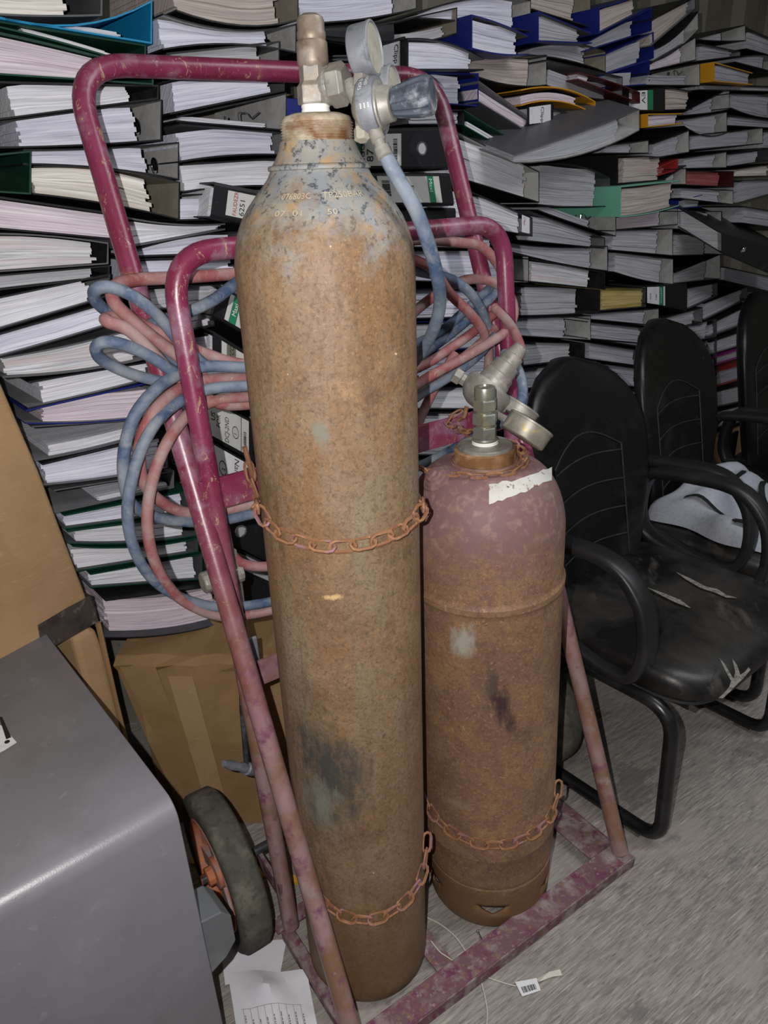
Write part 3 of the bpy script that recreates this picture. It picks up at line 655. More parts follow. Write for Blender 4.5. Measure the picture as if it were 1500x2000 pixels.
    if k.get('lab') == 'clipp2':
        u = .86
        def Pf(u_, v_, d): return Bp(u_).lerp(Tp(u_), v_)+ext*d
        m = MB(); m.add([Pf(a, b, -.0008) for a, b in ((.86, .12), (.96, .12), (.96, .92), (.86, .92))], [(0, 1, 2, 3)]); m.build('label_card', 'label_white', root)
        m = MB(); settext(m, 'Clipp', lambda x, y: Pf(.885+y/wd, .85-x/((Tp(.9)-Bp(.9)).length), -.0014), 0, 0, .007, wmax=.03); m.build('lettering', 'ink_red', root)
def spine_label(root, kind, P, Lm, H):
    if kind in (None, 'none'): return
    def quad(u0, v0, u1, v1, mat, d, name, mb=None):
        m = mb or MB(); m.add([P(u0, v0, d), P(u1, v0, d), P(u1, v1, d), P(u0, v1, d)], [(0, 1, 2, 3)])
        if not mb: m.build(name, mat, root)
    def up(u, v):  # text running upwards: x along v, y towards -u
        return lambda x, y: P(u-y/Lm, v+x/H, -.0016)
    def dn(u, v): return lambda x, y: P(u+y/Lm, v-x/H, -.0016)
    def ring(u, v, fill='chrome'):
        c = P(u, v, -.0004); nrm = (P(u, v, 1)-P(u, v, 0)).normalized(); m = MB(); m.lathe([(.0115, 0), (.0125, -.0015), (.015, -.0015), (.016, 0)], c, nrm, 20, cap=False); m.build('finger_ring', 'chrome', root, True)
        m = MB(); m.lathe([(.0112, 0), (.0112, -.0006)], c, nrm, 20); m.build('finger_hole', 'paper_D', root)
    def bars(m, u0, u1, v0, v1, nb, horiz):
        r = random.Random(5)
        for q in range(nb):
            a, b = q/nb, (q+r.choice((.35, .55, .75)))/nb
            if horiz: quad(u0, lerp(v0, v1, a), u1, lerp(v0, v1, b), None, -.0016, '', m)
            else: quad(lerp(u0, u1, a), v0, lerp(u0, u1, b), v1, None, -.0016, '', m)
    blk = MB()
    if kind == 'fluid':
        quad(.13, .16, .56, .84, 'label', -.0008, 'label_card')
        m = MB(); settext(m, 'FAUDEZR', up(.165+.012/Lm*1.2, .2), 0, 0, .0085, wmax=.042); m.build('lettering', 'ink_red', root, )
        settext(blk, '6251', up(.25+.012/Lm, .22), 0, 0, .011, wmax=.034); settext(blk, '6399', up(.36+.012/Lm, .22), 0, 0, .011, wmax=.034)
    elif kind in ('maxi1',):
        quad(.10, .1, .7, .9, 'label', -.0008, 'label_card'); quad(.14, .1, .21, .9, 'ink_green', -.0012, 'green_band')
        m = MB(); settext(m, 'Maxi', up(.193, .34), 0, 0, .010, wmax=.028); m.build('lettering', 'ink_white', root)
        settext(blk, 'US', up(.33, .2), 0, 0, .013); settext(blk, '63', up(.42, .25), 0, 0, .012)
    elif kind == 'maxi2':
        quad(.18, .1, .86, .9, 'label', -.0008, 'label_card'); quad(.72, .1, .79, .9, 'ink_green', -.0012, 'green_band')
        m = MB(); settext(m, 'Maxi', dn(.735, .82), 0, 0, .010, wmax=.036); m.build('lettering', 'ink_white', root)
        settext(blk, 'EV', dn(.52, .62), 0, 0, .010); bars(blk, .22, .30, .3, .8, 11, True)
    elif kind == 'bar87':
        quad(.08, .1, .45, .86, 'label', -.0008, 'label_card'); quad(.02, .4, .07, .9, 'ink_green', -.0008, 'green_band'); bars(blk, .37, .41, .25, .75, 16, True)
        settext(blk, 'CGG', up(.10, .14), 0, 0, .013, wmax=.04); settext(blk, '87', up(.18, .2), 0, 0, .018, wmax=.03); settext(blk, '63', up(.26, .3), 0, 0, .014); ring(.66, .50)
    elif kind == 'amit1':
        quad(.08, .1, .75, .84, 'label', -.0008, 'label_card'); quad(.13, .1, .22, .84, 'ink_grey', -.0012, 'grey_band')
        settext(blk, 'AMITCO', up(.2, .14), 0, 0, .011, wmax=.046)
    elif kind == 'amit2':
        quad(.02, .08, .44, .92, 'label_white', -.0008, 'label_card'); quad(.3, .08, .40, .92, 'ink_green', -.0012, 'green_band')
        m = MB(); settext(m, 'AMITCO', dn(.325, .88), 0, 0, .009, wmax=.045); m.build('lettering', 'ink_white', root)
        settext(blk, 'FOR', up(.11, .3), 0, 0, .008); settext(blk, 'Nal', up(.24, .3), 0, 0, .009)
    elif kind == 'dcj':
        quad(.09, .1, .46, .92, 'label', -.0008, 'label_card')
        settext(blk, 'US', up(.155, .5), 0, 0, .011); settext(blk, 'FOR', up(.2, .4), 0, 0, .010); settext(blk, 'DCJ-2ND', up(.275, .14), 0, 0, .011, wmax=.052)
        settext(blk, '1', up(.345, .44), 0, 0, .008)
        for q in range(24):
            a, b = 2*math.pi*q/24, 2*math.pi*(q+1)/24; blk.add([P(.335+math.cos(z)*rr/Lm, .48+math.sin(z)*rr*1.4/H, -.0016) for z, rr in ((a, .008), (b, .008), (b, .0092), (a, .0092))], [(0, 1, 2, 3)])
        quad(.385, .1, .39, .92, None, -.0016, '', blk); bars(blk, .41, .435, .3, .62, 12, True); ring(.66, .5)
    elif kind == 'nal':
        quad(.06, .08, .62, .92, 'label_white', -.0008, 'label_card'); settext(blk, '2', up(.17, .34), 0, 0, .009); settext(blk, 'Nal', dn(.26, .86), 0, 0, .014); settext(blk, 'FC', dn(.36, .8), 0, 0, .014)
        for q in range(24):
            a, b = 2*math.pi*q/24, 2*math.pi*(q+1)/24; blk.add([P(.15+math.cos(z)*rr/Lm, .4+math.sin(z)*rr*1.5/H, -.0016) for z, rr in ((a, .0095), (b, .0095), (b, .0107), (a, .0107))], [(0, 1, 2, 3)])
    elif kind == 'ring': ring(.24, .5)
    elif kind in ('clipp0', 'clipp1'):
        quad(.05, .08, .9, .92, 'label_white', -.0008, 'label_card'); settext(blk, 'Clipp', dn(.5, .86), 0, 0, .012, wmax=.05)
    elif kind == 'ev':
        quad(.12, .06, .68, .94, 'label_white', -.0008, 'label_card'); quad(.56, .06, .70, .94, 'ink_green', -.0012, 'green_band'); settext(blk, 'EV', dn(.42, .86), 0, 0, .018, wmax=.055); settext(blk, '3F', dn(.22, .84), 0, 0, .018, wmax=.05)
    if blk.f: blk.build('handwriting', 'ink', root)
for cl_ in sorted(cols):
    for r_, b in enumerate(cols[cl_]): make_file(b, r_)
# ------------------------------------------------------------------ cartons, grey cabinet at the left
def cbox(root, name, p, ax, ay, az, mat, bevel=.004):
    m = MB(); m.box(Vector(p)+(ax+ay+az)/2, ax/2, ay/2, az/2); return m.build(name, mat, root, bevel=bevel)
hd = math.radians(55); e2 = Vector((math.cos(hd), math.sin(hd), 0)); bk = Vector((-math.sin(hd), math.cos(hd), 0)); cb = Vector((-.600, 1.300, 0))
def carton_face(m, pts, depth, mi=0):
    n = len(pts); vs = [cb+e2*a+ZZ*z for a, z in pts]; vs += [v+bk*depth for v in vs]
    m.add(vs, [tuple(range(n)), tuple(range(n, 2*n))[::-1]]+[(i, (i+1) % n, n+(i+1) % n, n+i) for i in range(n)], mi)
t = thing('cardboard_carton', 'tall flattened brown cardboard carton leaning at the left edge, taped at its foot', 'carton', cb+ZZ*.60)
m = MB(); carton_face(m, [(0, .60), (-.012, .70), (-.04, .95), (-.075, 1.17), (-.14, 1.62), (-.60, 1.62), (-.60, .60)], .035); m.build('carton_panel', 'card', t, bevel=.008, seg=3)
m = MB()
def cpt(a, z, d=.0015): return cb+e2*a+ZZ*z-bk*d
m.add([cpt(.002, .604), cpt(-.002, .668), cpt(-.055, .668), cpt(-.12, .664), cpt(-.125, .606), cpt(-.06, .603)], [(0, 1, 2, 3, 4, 5)]); m.add([cpt(.003, .604), cpt(.003, .665), cpt(.003, .665, -.03), cpt(.003, .604, -.03)], [(0, 1, 2, 3)])
m.build('packing_tape', 'tape', t)
m = MB(); m.add([cpt(-.02, .95, .001), cpt(-.085, 1.05, .001), cpt(-.20, 1.05, .001), cpt(-.20, .95, .001)], [(0, 1, 2, 3)])
t = thing('cardboard_carton', 'narrow brown cardboard carton standing under the tall taped carton, beside the grey cabinet', 'carton', cb)
m = MB(); carton_face(m, [(.0, 0), (.0, .55), (-.004, .59), (-.02, .598), (-.058, .598), (-.058, 0)], .30); m.build('carton_body', 'card', t, bevel=.012, seg=3)
m = MB(); m.tube([cpt(.003, .60, -.002), cpt(.002, .4, -.004), cpt(.003, .2, -.003)], .006, 6); m.build('crushed_edge', 'card_dark', t)
# brown carton that carries the left stacks
fl = Vector((-.612, 1.345, 0)); fx = Vector((.997, -.078, 0)); fy = Vector((.078, .997, 0))
t = thing('cardboard_carton', 'brown cardboard carton on the floor behind the wheel, carrying the left stack of files', 'carton', fl+fx*.21+fy*.2)
m = MB(); NXc = 10
vs = []; prof = [(0, 0), (.25, -.004), (.44, .006), (.462, .004), (.47, .03), (.468, .36), (0, .36)]
for i in range(NXc+1):
    a = i/NXc; r = random.Random(i)
    for z, d in prof: vs.append(fl+fx*(a*.465+(.10*(1-z/.47) if i == 0 else 0))+fy*(d+(r.uniform(-.006, .006) if 0 < d < .1 else 0))+ZZ*(max(0, z+(r.uniform(-.004, .002) if z > .4 else 0))))
n = len(prof)
m.add(vs, [(i*n+j, (i+1)*n+j, (i+1)*n+(j+1) % n, i*n+(j+1) % n) for i in range(NXc) for j in range(n)]+[tuple(range(n)), tuple(NXc*n+j for j in range(n))])
m.build('carton_body', 'card_dark', t)
m = MB(); m.add([fl+fx*(.16+a)-fy*.0075+ZZ*z for a, z in ((0, .02), (.05, .02), (.02, .44), (-.035, .44))], [(0, 1, 2, 3)]); m.build('packing_tape', 'card', t)
m = MB(); m.add([fl+fx*a-fy*.004+ZZ*z for a, z in ((.02, .462), (.10, .463), (.165, .03), (.125, .03))], [(0, 1, 2, 3)]); m.build('side_flap', 'card_dark', t)
# plain cartons under the other stacks
zlow = {}
for b in BIND:
    pts = [onw(b[2], b[4]+4, WD), onw(b[5], b[7]+4, WD)]; q = zlow.setdefault(b[0], [9, 9, -9]); q[0] = min(q[0], pts[0].z, pts[1].z)
    if b[11].get('dd', 0) > -.1 and b[0] in 'CDEFGH': q[1] = min(q[1], pts[0].dot(EW)); q[2] = max(q[2], pts[1].dot(EW))
lastx = .98
for c in 'CDEFGH':
    z, a, b_ = zlow[c]; a = max(a, lastx+.01); b_ = max(a+.15, b_-.02); lastx = b_
    t = thing('cardboard_carton', 'plain brown carton on the floor under the %s stack of files from the left' % ORD['ABCDEFGH'.index(c)], 'carton', W((a+b_)/2, 1.6, 0))
    cbox(t, 'carton_body', W(a, 1.46, 0), EW*(b_-a), NW*.28, ZZ*max(.08, z-.012), 'card_dark')
# grey hammertone cabinet
q_ = Vector((-.623, .782, 0)); p_ = Vector((-.782, -.623, 0)); FR = Vector((-.305, .765, 0)); ZC = .637
t = thing('metal_cabinet', 'grey hammertone metal cabinet with a rounded front edge, at the bottom left', 'cabinet', FR+p_*.3+q_*.3)
m = MB(); pr = [(0, .02), (0, ZC-.03)]+[(.03-.03*math.cos(a), ZC-.03+.03*math.sin(a)) for a in [math.pi/2*i/6 for i in range(1, 7)]]+[(.60, ZC), (.605, ZC-.005), (.605, .02)]
n = len(pr); vs = [FR+p_*k+q_*y+ZZ*z for k in (0, .6) for y, z in pr]
m.add(vs, [tuple(range(n)), tuple(range(n, 2*n))]+[(i, (i+1) % n, n+(i+1) % n, n+i) for i in range(n)]); m.build('cabinet_body', 'cabinet', t, True, bevel=.0015, angle=35)
m = MB()
for a in (.04, .56):
    for b in (.05, .55): m.lathe([(.02, 0), (.02, .022)], FR+p_*a+q_*b, (0, 0, 1), 12)
m.build('feet', 'rubber', t)
m = MB(); o_ = -p_; c0 = FR+q_*.045+o_*.001
pp_ = [(0, .385), (.036, .378), (.05, .358), (.05, .300), (.03, .278), (0, .265)]; n = len(pp_)
m.add([c0+o_*a+ZZ*z+q_*k for k in (-.035, .03) for a, z in pp_], [tuple(range(n)), tuple(range(n, 2*n))]+[(i, (i+1) % n, n+(i+1) % n, n+i) for i in range(n)]); m.build('side_latch', 'plastic_grey', t, bevel=.002)
m = MB(); m.add([onz(x, y, ZC+.0008) for x, y in ((-40, 1395), (4, 1418), (33, 1450), (8, 1466), (-40, 1490))], [(0, 1, 2, 3, 4)]); m.build('torn_sticker', 'label_white', t)
m = MB(); m.add([onz(x, y, ZC+.0012) for x, y in ((-2, 1400), (4, 1400), (22, 1440), (12, 1444))], [(0, 1, 2, 3)]); m.lathe([(.004, 0), (.004, .0006)], onz(14, 1449, ZC+.001), (0, 0, 1), 10); m.build('sticker_print', 'ink', t)
# ------------------------------------------------------------------ cylinder trolley
tr = thing('cylinder_trolley', 'maroon tubular steel cylinder trolley with scratched paint, carrying both rusty gas cylinders', 'trolley', T(.34, .12, 0))
m = MB(); m.tube(fillet([T(-.006, -.028, .03), T(-.010, .6126, 1.5885), T(.696, .6126, 1.5885), T(.684, -.028, .03)], .085, 9), .0172, 14); m.build('outer_frame', 'frame', tr, True)
m = MB(); m.tube(fillet([T(.010, .248, .03), T(.014, .3726, 1.322), T(.666, .3726, 1.322), T(.670, .248, .03)], .075, 9), .0165, 14); m.build('inner_frame', 'frame', tr, True)
def bar(name, a, b, c, d, z0, z1, mat='base_bar'): m = MB(); m.box(T((a+b)/2, (c+d)/2, (z0+z1)/2), ET*(b-a)/2, NT*(d-c)/2, ZZ*(z1-z0)/2); return m.build(name, mat, tr, bevel=.0015)
bar('front_bar', -.02, .70, -.052, -.002, .024, .030); bar('front_bar_flange', -.02, .70, -.056, -.052, .002, .030)
bar('side_bar', -.012, .012, .0, .25, .004, .028); bar('side_bar', .62, .692, .0, .25, .022, .028); bar('side_bar_flange', .692, .696, 0, .25, .003, .028)
bar('rear_bar', -.02, .70, .25, .285, .022, .028); bar('cross_bar', .200, .240, -.002, .25, .003, .008); bar('floor_slat', .03, .66, .19, .23, .0005, .003)
# upper and lower flat bars welded between the tubes
m = MB(); m.box(T(.3405, .336, .955), ET*.345, NT*.004, ZZ*.0265); m.build('chain_bar', 'frame', tr, bevel=.001)
m = MB(); m.box(T(.3405, .303, .612), ET*.345, NT*.004, ZZ*.025); m.build('chain_bar', 'frame', tr, bevel=.001)
m = MB(); m.tube([T(.078, .328, .955), T(.078, .316, .975), T(.068, .312, 1.03)], .0042, 8); m.build('chain_hook', 'chain', tr, True)
m = MB(); m.tube([T(.52, .328, .975), T(.52, .312, .985), T(.525, .31, 1.005)], .0042, 8); m.build('chain_hook', 'chain', tr, True)
# axle and wheels
m = MB(); m.tube([T(-.125, .345, .161), T(.815, .345, .161)], .010, 12); m.build('axle', 'steel_dark', tr, True)
for a in (.0, .681):
    m = MB(); m.box(T(a, .30, .135), ET*.004, NT*.055, ZZ*.022); m.build('axle_bracket', 'base_bar', tr, bevel=.001)
def wheel(a0, sgn):
    c = T(a0, .345, .161); ax = ET*sgn
    m = MB(); m.lathe([(.108, -.026), (.125, -.029), (.143, -.027), (.1495, -.020), (.1500, 0), (.1495, .020), (.143, .027), (.125, .029), (.108, .026), (.108, -.026)], c, ax, 48, cap=False); m.v = [tuple(c+(Vector(v)-c)*1.073) for v in m.v]; ti = m.build('tyre', 'rubber', tr, True, angle=60)
    m = MB(); m.lathe([(.108, -.024), (.104, -.027), (.100, -.024), (.097, -.010), (.060, .004), (.030, .006), (.030, -.022), (.024, -.024), (.010, -.024)], c, ax, 40, cap=False); m.lathe([(.108, .024), (.098, .024), (.09, .012), (.03, .010), (.03, .026), (.01, .026)], c, ax, 40, cap=False)
    m.v = [tuple(c+(Vector(v)-c)*1.073) for v in m.v]; ri = m.build('wheel_rim', 'rim', tr, True, angle=40)
    m = MB(); u = ax.orthogonal().normalized(); v = ax.cross(u)
    for k in range(4):
        a = math.pi/2*k+.5; d = u*math.cos(a)+v*math.sin(a); w_ = u*-math.sin(a)+v*math.cos(a)
        m.add([c+d*.028-w_*.010-ax*.016, c+d*.028+w_*.010-ax*.016, c+d*.098+w_*.020-ax*.016, c+d*.098-w_*.020-ax*.016, c+d*.028-w_*.010+ax*.004, c+d*.028+w_*.010+ax*.004, c+d*.098+w_*.020-ax*.004, c+d*.098-w_*.020-ax*.004], [(0, 1, 2, 3), (4, 5, 6, 7), (0, 1, 5, 4), (1, 2, 6, 5), (2, 3, 7, 6), (3, 0, 4, 7)])
    m.build('wheel_web', 'rim_grey', tr)
    m = MB(); m.lathe([(.010, -.052), (.010, -.040), (.019, -.039), (.019, -.024)], c, ax, 12); m.build('hub_nut', 'rim', tr)
wheel(-.074, 1); wheel(.764, -1)
# ------------------------------------------------------------------ gas cylinders
TA = Vector((-.0736, .9864, 0)); TAX = Vector((.01046, .00577, 1)).normalized()
RA = Vector((.1923, 1.1473, 0)); RAX = Vector((-.021, 0, 1)).normalized()
def oncyl(x, y, base, ax, r):
    d = ray(x, y).normalized(); w0 = CAMP-base; a = d-ax*d.dot(ax); b = w0-ax*w0.dot(ax)
    A_, B_, C_ = a.dot(a), 2*a.dot(b), b.dot(b)-r*r; D_ = B_*B_-4*A_*C_
    t_ = -B_/(2*A_) if D_ < 0 else (-B_-math.sqrt(D_))/(2*A_); p = CAMP+d*t_
    if D_ < 0:
        h = (p-base).dot(ax); c = base+ax*h; p = c+(p-c).normalized()*r
    return p
t = thing('oxygen_cylinder', 'tall slim rusty gas cylinder with flaking grey paint on its shoulder, standing in the trolley', 'gas cylinder', TA)
R_ = .1155
prof = [(0, .012), (.06, .012), (.095, .006), (.108, .010), (.1145, .022), (R_, .04), (R_, 1.29)]
for z, r in ((1.312, .1152), (1.335, .1125), (1.352, .1075), (1.368, .1000), (1.382, .0905), (1.394, .0805), (1.405, .0705), (1.413, .0640), (1.419, .0608)): prof.append((r, z))
prof += [(.0602, 1.4205), (.0625, 1.4215), (.0628, 1.4245), (.0612, 1.4262), (.0570, 1.4272), (.0530, 1.433), (.0485, 1.442), (.0455, 1.452)]
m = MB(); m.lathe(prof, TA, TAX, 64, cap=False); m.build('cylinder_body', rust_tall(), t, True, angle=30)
m = MB(); pr = [(.0445, 1.449)]
for k in range(7): z = 1.4515+k*.0030; pr += [(.0420, z), (.0436, z+.0009), (.0436, z+.0016), (.0420, z+.0025)]
pr += [(.0418, 1.474), (.0400, 1.478), (.030, 1.4815), (.0, 1.4825)]
m.lathe(pr, TA, TAX, 48, cap=False); m.build('threaded_neck', 'thread', t, True, angle=50)
def Tz(h, dx=Vector()): return TA+TAX*h+dx
AXR = (RX*math.cos(math.radians(21))-FW*math.sin(math.radians(21))).normalized()
m = MB(); m.lathe([(.0168, 1.480), (.0172, 1.484), (.0164, 1.4865), (.0172, 1.489), (.016, 1.4925)], TA, TAX, 24); m.build('sealing_tape', 'ptfe', t, True)
m = MB(); m.lathe([(.0205, 1.491), (.0215, 1.493), (.0215, 1.510), (.0175, 1.5145), (.0175, 1.530), (.0165, 1.531)], TA, TAX, 6, sq=-FW+RX*.35); m.build('valve_body', 'zinc', t, bevel=.0008)
m = MB(); m.lathe([(.0150, 1.528), (.0180, 1.533), (.0182, 1.5355), (.0180, 1.553), (.0172, 1.5545), (.0160, 1.556), (.0166, 1.558), (.0166, 1.5635), (.0156, 1.565), (.0158, 1.5745), (.0140, 1.5785), (.0085, 1.5815), (0, 1.582)], TA, TAX, 32, cap=False); m.build('valve_cap', 'valve_bronze', t, True, angle=35)
vc = Tz(1.506)
m = MB(); m.lathe([(.015, .008), (.0195, .017), (.0195, .021)], vc, AXR, 24); m.lathe([(.0225, .021), (.0238, .024), (.0238, .038), (.019, .0425), (.010, .0425)], vc, AXR, 6, sq=ZZ); m.build('outlet_nut', 'zinc', t, bevel=.0006)
# stamped lettering on the shoulder
SH = [(1.335, .1125), (1.352, .1075), (1.368, .1000), (1.382, .0905), (1.394, .0805), (1.405, .0705)]
def shoulder(ang, z, off=.0007):
    for (z0, r0), (z1, r1) in zip(SH, SH[1:]):
        if z <= z1 or z1 == SH[-1][0]:
            r = lerp(r0, r1, (z-z0)/(z1-z0)); return Tz(z)+Vector((math.cos(ang), math.sin(ang), 0))*(r+off*.8)+ZZ*off*.6
def stamp(mb, s, a0, z0, h, span): 
    vs, fs, wd = textmesh(s); kz = h/.7
    mb.add([shoulder(a0+x/wd*span, z0+y*kz) for x, y in vs], fs)
fa = math.atan2(-(TA.y), -TA.x)  # towards the camera
m = MB(); stamp(m, '076803C', fa-.60, 1.3905, .0062, .44); stamp(m, 'TP250BAR', fa+.0, 1.3905, .0062, .62); stamp(m, '07  01', fa-.62, 1.3735, .0058, .36); stamp(m, '50', fa+.05, 1.3735, .0058, .12); m.build('stamped_lettering', grunge('pale_stamp', 'b3a68e', [('9a8460', 60, .5, .7)], .7), t)
# regulator on the tall cylinder
def px(x, y, d): return dep(x, y, d)
t = thing('pressure_regulator', 'dusty grey pressure regulator with two gauges and a fluted knob on the tall cylinder valve', 'regulator', px(728, 212, .845))
rb = px(726, 210, .848)
m = MB(); s0 = vc+AXR*.043; m.tube([s0, s0.lerp(rb-AXR*.012, .6), rb-AXR*.012], .0088, 14); m.lathe([(.0090, -.022), (.016, -.018), (.0285, -.0105), (.0300, -.0085), (.0306, -.007)], rb, AXR, 40); m.build('inlet_stem', 'zinc', t, True)
m = MB(); m.lathe([(.0308, -.0075), (.0312, -.006), (.0312, .0085), (.0300, .011), (.024, .0115)], rb, AXR, 48); m.build('regulator_body', 'zinc_dark', t, True, angle=30)
m = MB(); m.lathe([(.0262, .0113), (.0255, .0132), (.0215, .014), (.0195, .0190), (.0188, .0255), (.0165, .0265), (.0150, .0265)], rb, AXR, 40); m.build('bonnet', 'zinc', t, True, angle=30)
m = MB(); kv = []; kn = 64; kp = [(.0140, .027), (.0160, .029), (.0192, .045), (.0215, .060), (.0217, .067), (.0198, .072), (.0165, .0735), (.0155, .0725), (.0, .0725)]
u = AXR.orthogonal().normalized(); v = AXR.cross(u)
for i, (r, h) in enumerate(kp):
    for k in range(kn):
        a = 2*math.pi*k/kn; f = 1-(.13*max(0, math.cos(a*8))**.6 if 1 <= i <= 4 else 0); kv.append(rb+AXR*h+(u*math.cos(a)+v*math.sin(a))*r*f)
m.add(kv, [(i*kn+k, i*kn+(k+1) % kn, (i+1)*kn+(k+1) % kn, (i+1)*kn+k) for i in range(len(kp)-1) for k in range(kn)]); m.build('adjusting_knob', 'knob', t, True, angle=25)
def gauge(root, c, ax, r, depth, stem_to=None, mface='gauge_face', mbody='zinc_dark'):
    m = MB(); m.lathe([(0, -depth), (r*.90, -depth), (r*.98, -depth+.0015), (r, -depth+.004), (r, 0), (r*1.03, .0005), (r*1.03, .0035), (r*.96, .0045), (r*.93, .0035), (r*.92, .002)], c, ax, 48, cap=False); m.build('gauge_case', mbody, root, True, angle=30)
    m = MB(); m.lathe([(r*.925, .0026), (r*.5, .0032), (0, .0034)], c, ax, 48, cap=False); m.build('gauge_glass', mface, root, True)
    if stem_to is not None:
        d = (stem_to-(c-ax*depth*.5)); L = d.length; d.normalize(); o = c-ax*depth*.5+d*r*.96; L -= r*.96
        m = MB(); m.lathe([(.0095, 0), (.0100, .001), (.0100, .0115), (.0092, .0125)], o, d, 6, sq=ax); m.lathe([(.0062, .011), (.0062, L)], o, d, 14); m.build('gauge_stem', 'zinc', root, bevel=.0006)
gauge(t, px(726, 95, .835), AXR, .0272, .022, px(703, 180, .846)); gauge(t, px(766, 176, .872), AXR, .0262, .022, px(712, 196, .86))
m = MB(); o = px(706, 243, .85); d = -UY+RX*.04; m.lathe([(.0075, -.02), (.0075, .004), (.0095, .005), (.0095, .017), (.007, .019)], o, d, 6); m.build('relief_valve', 'gauge_face', t, bevel=.0006)
m = MB(); o = px(735, 262, .846); d = (px(752, 305, .846)-o).normalized(); m.lathe([(.0085, -.006), (.0085, .008), (.0065, .009), (.0065, .016), (.0092, .017), (.0092, .028), (.0072, .029)], o, d, 16); m.build('hose_nipple', 'zinc', t, True, angle=30)
# white print on the regulator band
m = MB()
def band(s, a0, h0, hh, span):
    vs, fs, wd = textmesh(s); kz = hh/.7; uu = (-FW-AXR*(-FW).dot(AXR)).normalized(); vv = AXR.cross(uu)
    m.add([rb+AXR*(h0-y*kz)+(uu*math.cos(a0+x/wd*span)+vv*math.sin(a0+x/wd*span))*.0315 for x, y in vs], fs)
band('AS 4267', -.75, -.0005, .0042, .62); band('APPROVED', -.95, .0060, .0036, .66); 
uu_ = (-FW-AXR*(-FW).dot(AXR)).normalized(); vv_ = AXR.cross(uu_)
for q in range(9):
    a_ = .34+.045*(q % 3)*1.3; h_ = -.003+.0045*(q//3); m.add([rb+AXR*(h_+dh)+(uu_*math.cos(a_+da)+vv_*math.sin(a_+da))*.0315 for da, dh in ((0, 0), (.045, .0006), (.045, .0022), (0, .0016))], [(0, 1, 2, 3)])
m.build('printed_text', 'ink_white', t)
# short cylinder
t = thing('acetylene_cylinder', 'short stout rusty maroon gas cylinder with a torn white sticker, behind the trolley front bar', 'gas cylinder', RA)
r0 = .1346; prof = [(.05, .13), (.10, .115), (.125, .1135), (.131, .117), (.1335, .130), (.1325, .134), (r0, .16), (r0, .195), (r0+.001, .198), (r0+.001, .201), (r0, .204), (r0, .745), (r0+.0005, .752), (r0+.003, .756), (r0+.003, .766), (r0+.0005, .770), (r0-.001, .776), (r0-.0005, .844)]
for k in range(1, 12):
    a = math.pi/2*k/12; prof.append((.052+(r0-.052)*math.cos(a)**.86, .848+.127*math.sin(a)**.94))
prof += [(.0555, .976), (.0545, .979)]
m = MB(); m.lathe(prof, RA, RAX, 64, cap=False); m.build('cylinder_body', rust_short(), t, True, angle=30)
NF = 144; m = MB(); vs = []; fs = []; holes = [(math.atan2(-RA.y, -RA.x)+.08+k*1.18, .23) for k in range(-2, 4)]
def rf(z): return lerp(.1265, .1315, min(1, max(0, z/.115)))-(.003 if z < .006 else 0)
def hole(a):
    for c, hw in holes:
        d = abs((a-c+math.pi) % (2*math.pi)-math.pi)
        if d < hw: return (.066-.024*(1-d/hw)**.7, .066+.002*(1-d/hw))
    return None
cols_ = []
for k in range(NF):
    a = 2*math.pi*k/NF; h = hole(a); zs = [.001, .008, .03, h[0] if h else .065, h[1] if h else .0665, .075, .095, .110, .1155]
    cols_.append(h is not None)
    for z in zs: vs.append(RA+RAX*z+Vector((math.cos(a), math.sin(a), 0))*rf(z))
for k in range(NF):
    j = (k+1) % NF
    for i in range(8):
        if i == 3 and (cols_[k] or cols_[j]): continue
        fs.append((k*9+i, j*9+i, j*9+i+1, k*9+i+1))
m.add(vs, fs); o = m.build('foot_ring', bpy.data.materials['rusty_short_cylinder'], t, True); sd = o.modifiers.new('thickness', 'SOLIDIFY'); sd.thickness = .004; sd.offset = -1
m = MB(); pr = [(.058, .966), (.0575, .973), (.0565, .976), (.0535, .978)]
for k in range(7): z = .978+k*.0029; pr += [(.0488, z), (.0508, z+.0009), (.0508, z+.0016), (.0488, z+.0025)]
pr += [(.048, .9985), (.0, .9985)]
m.lathe(pr, RA, RAX, 48, cap=False); m.build('threaded_neck', 'thread_rust', t, True, angle=50)
m = MB(); m.lathe([(.0430, .9975), (.0455, .9985), (.0455, 1.0025), (.0435, 1.0040), (.024, 1.0045), (.0225, 1.006)], RA, RAX, 40); m.build('neck_flange', 'zinc', t, True, angle=30)
m = MB(); m.lathe([(.0215, 1.0042), (.0218, 1.006), (.0208, 1.0075), (.0215, 1.0095), (.020, 1.0120)], RA, RAX, 24); m.build('sealing_tape', 'ptfe', t, True)
m = MB()
m.lathe([(.0205, 1.0105), (.0212, 1.013), (.0195, 1.016)], RA, RAX, 24)
for z0, z1, r in ((1.015, 1.035, .0205), (1.039, 1.058, .0212), (1.062, 1.080, .0198)): m.lathe([(r*.93, z0), (r, z0+.0016), (r, z1-.0016), (r*.93, z1)], RA, RAX, 6, sq=-FW+RX*.9)
m.lathe([(.0160, 1.034), (.0160, 1.083), (.0170, 1.0835), (.0170, 1.0975), (.0160, 1.1), (.0105, 1.101), (.0095, 1.098), (0, 1.098)], RA, RAX, 28, cap=False); m.build('valve_stem', 'plated', t, True, angle=25)
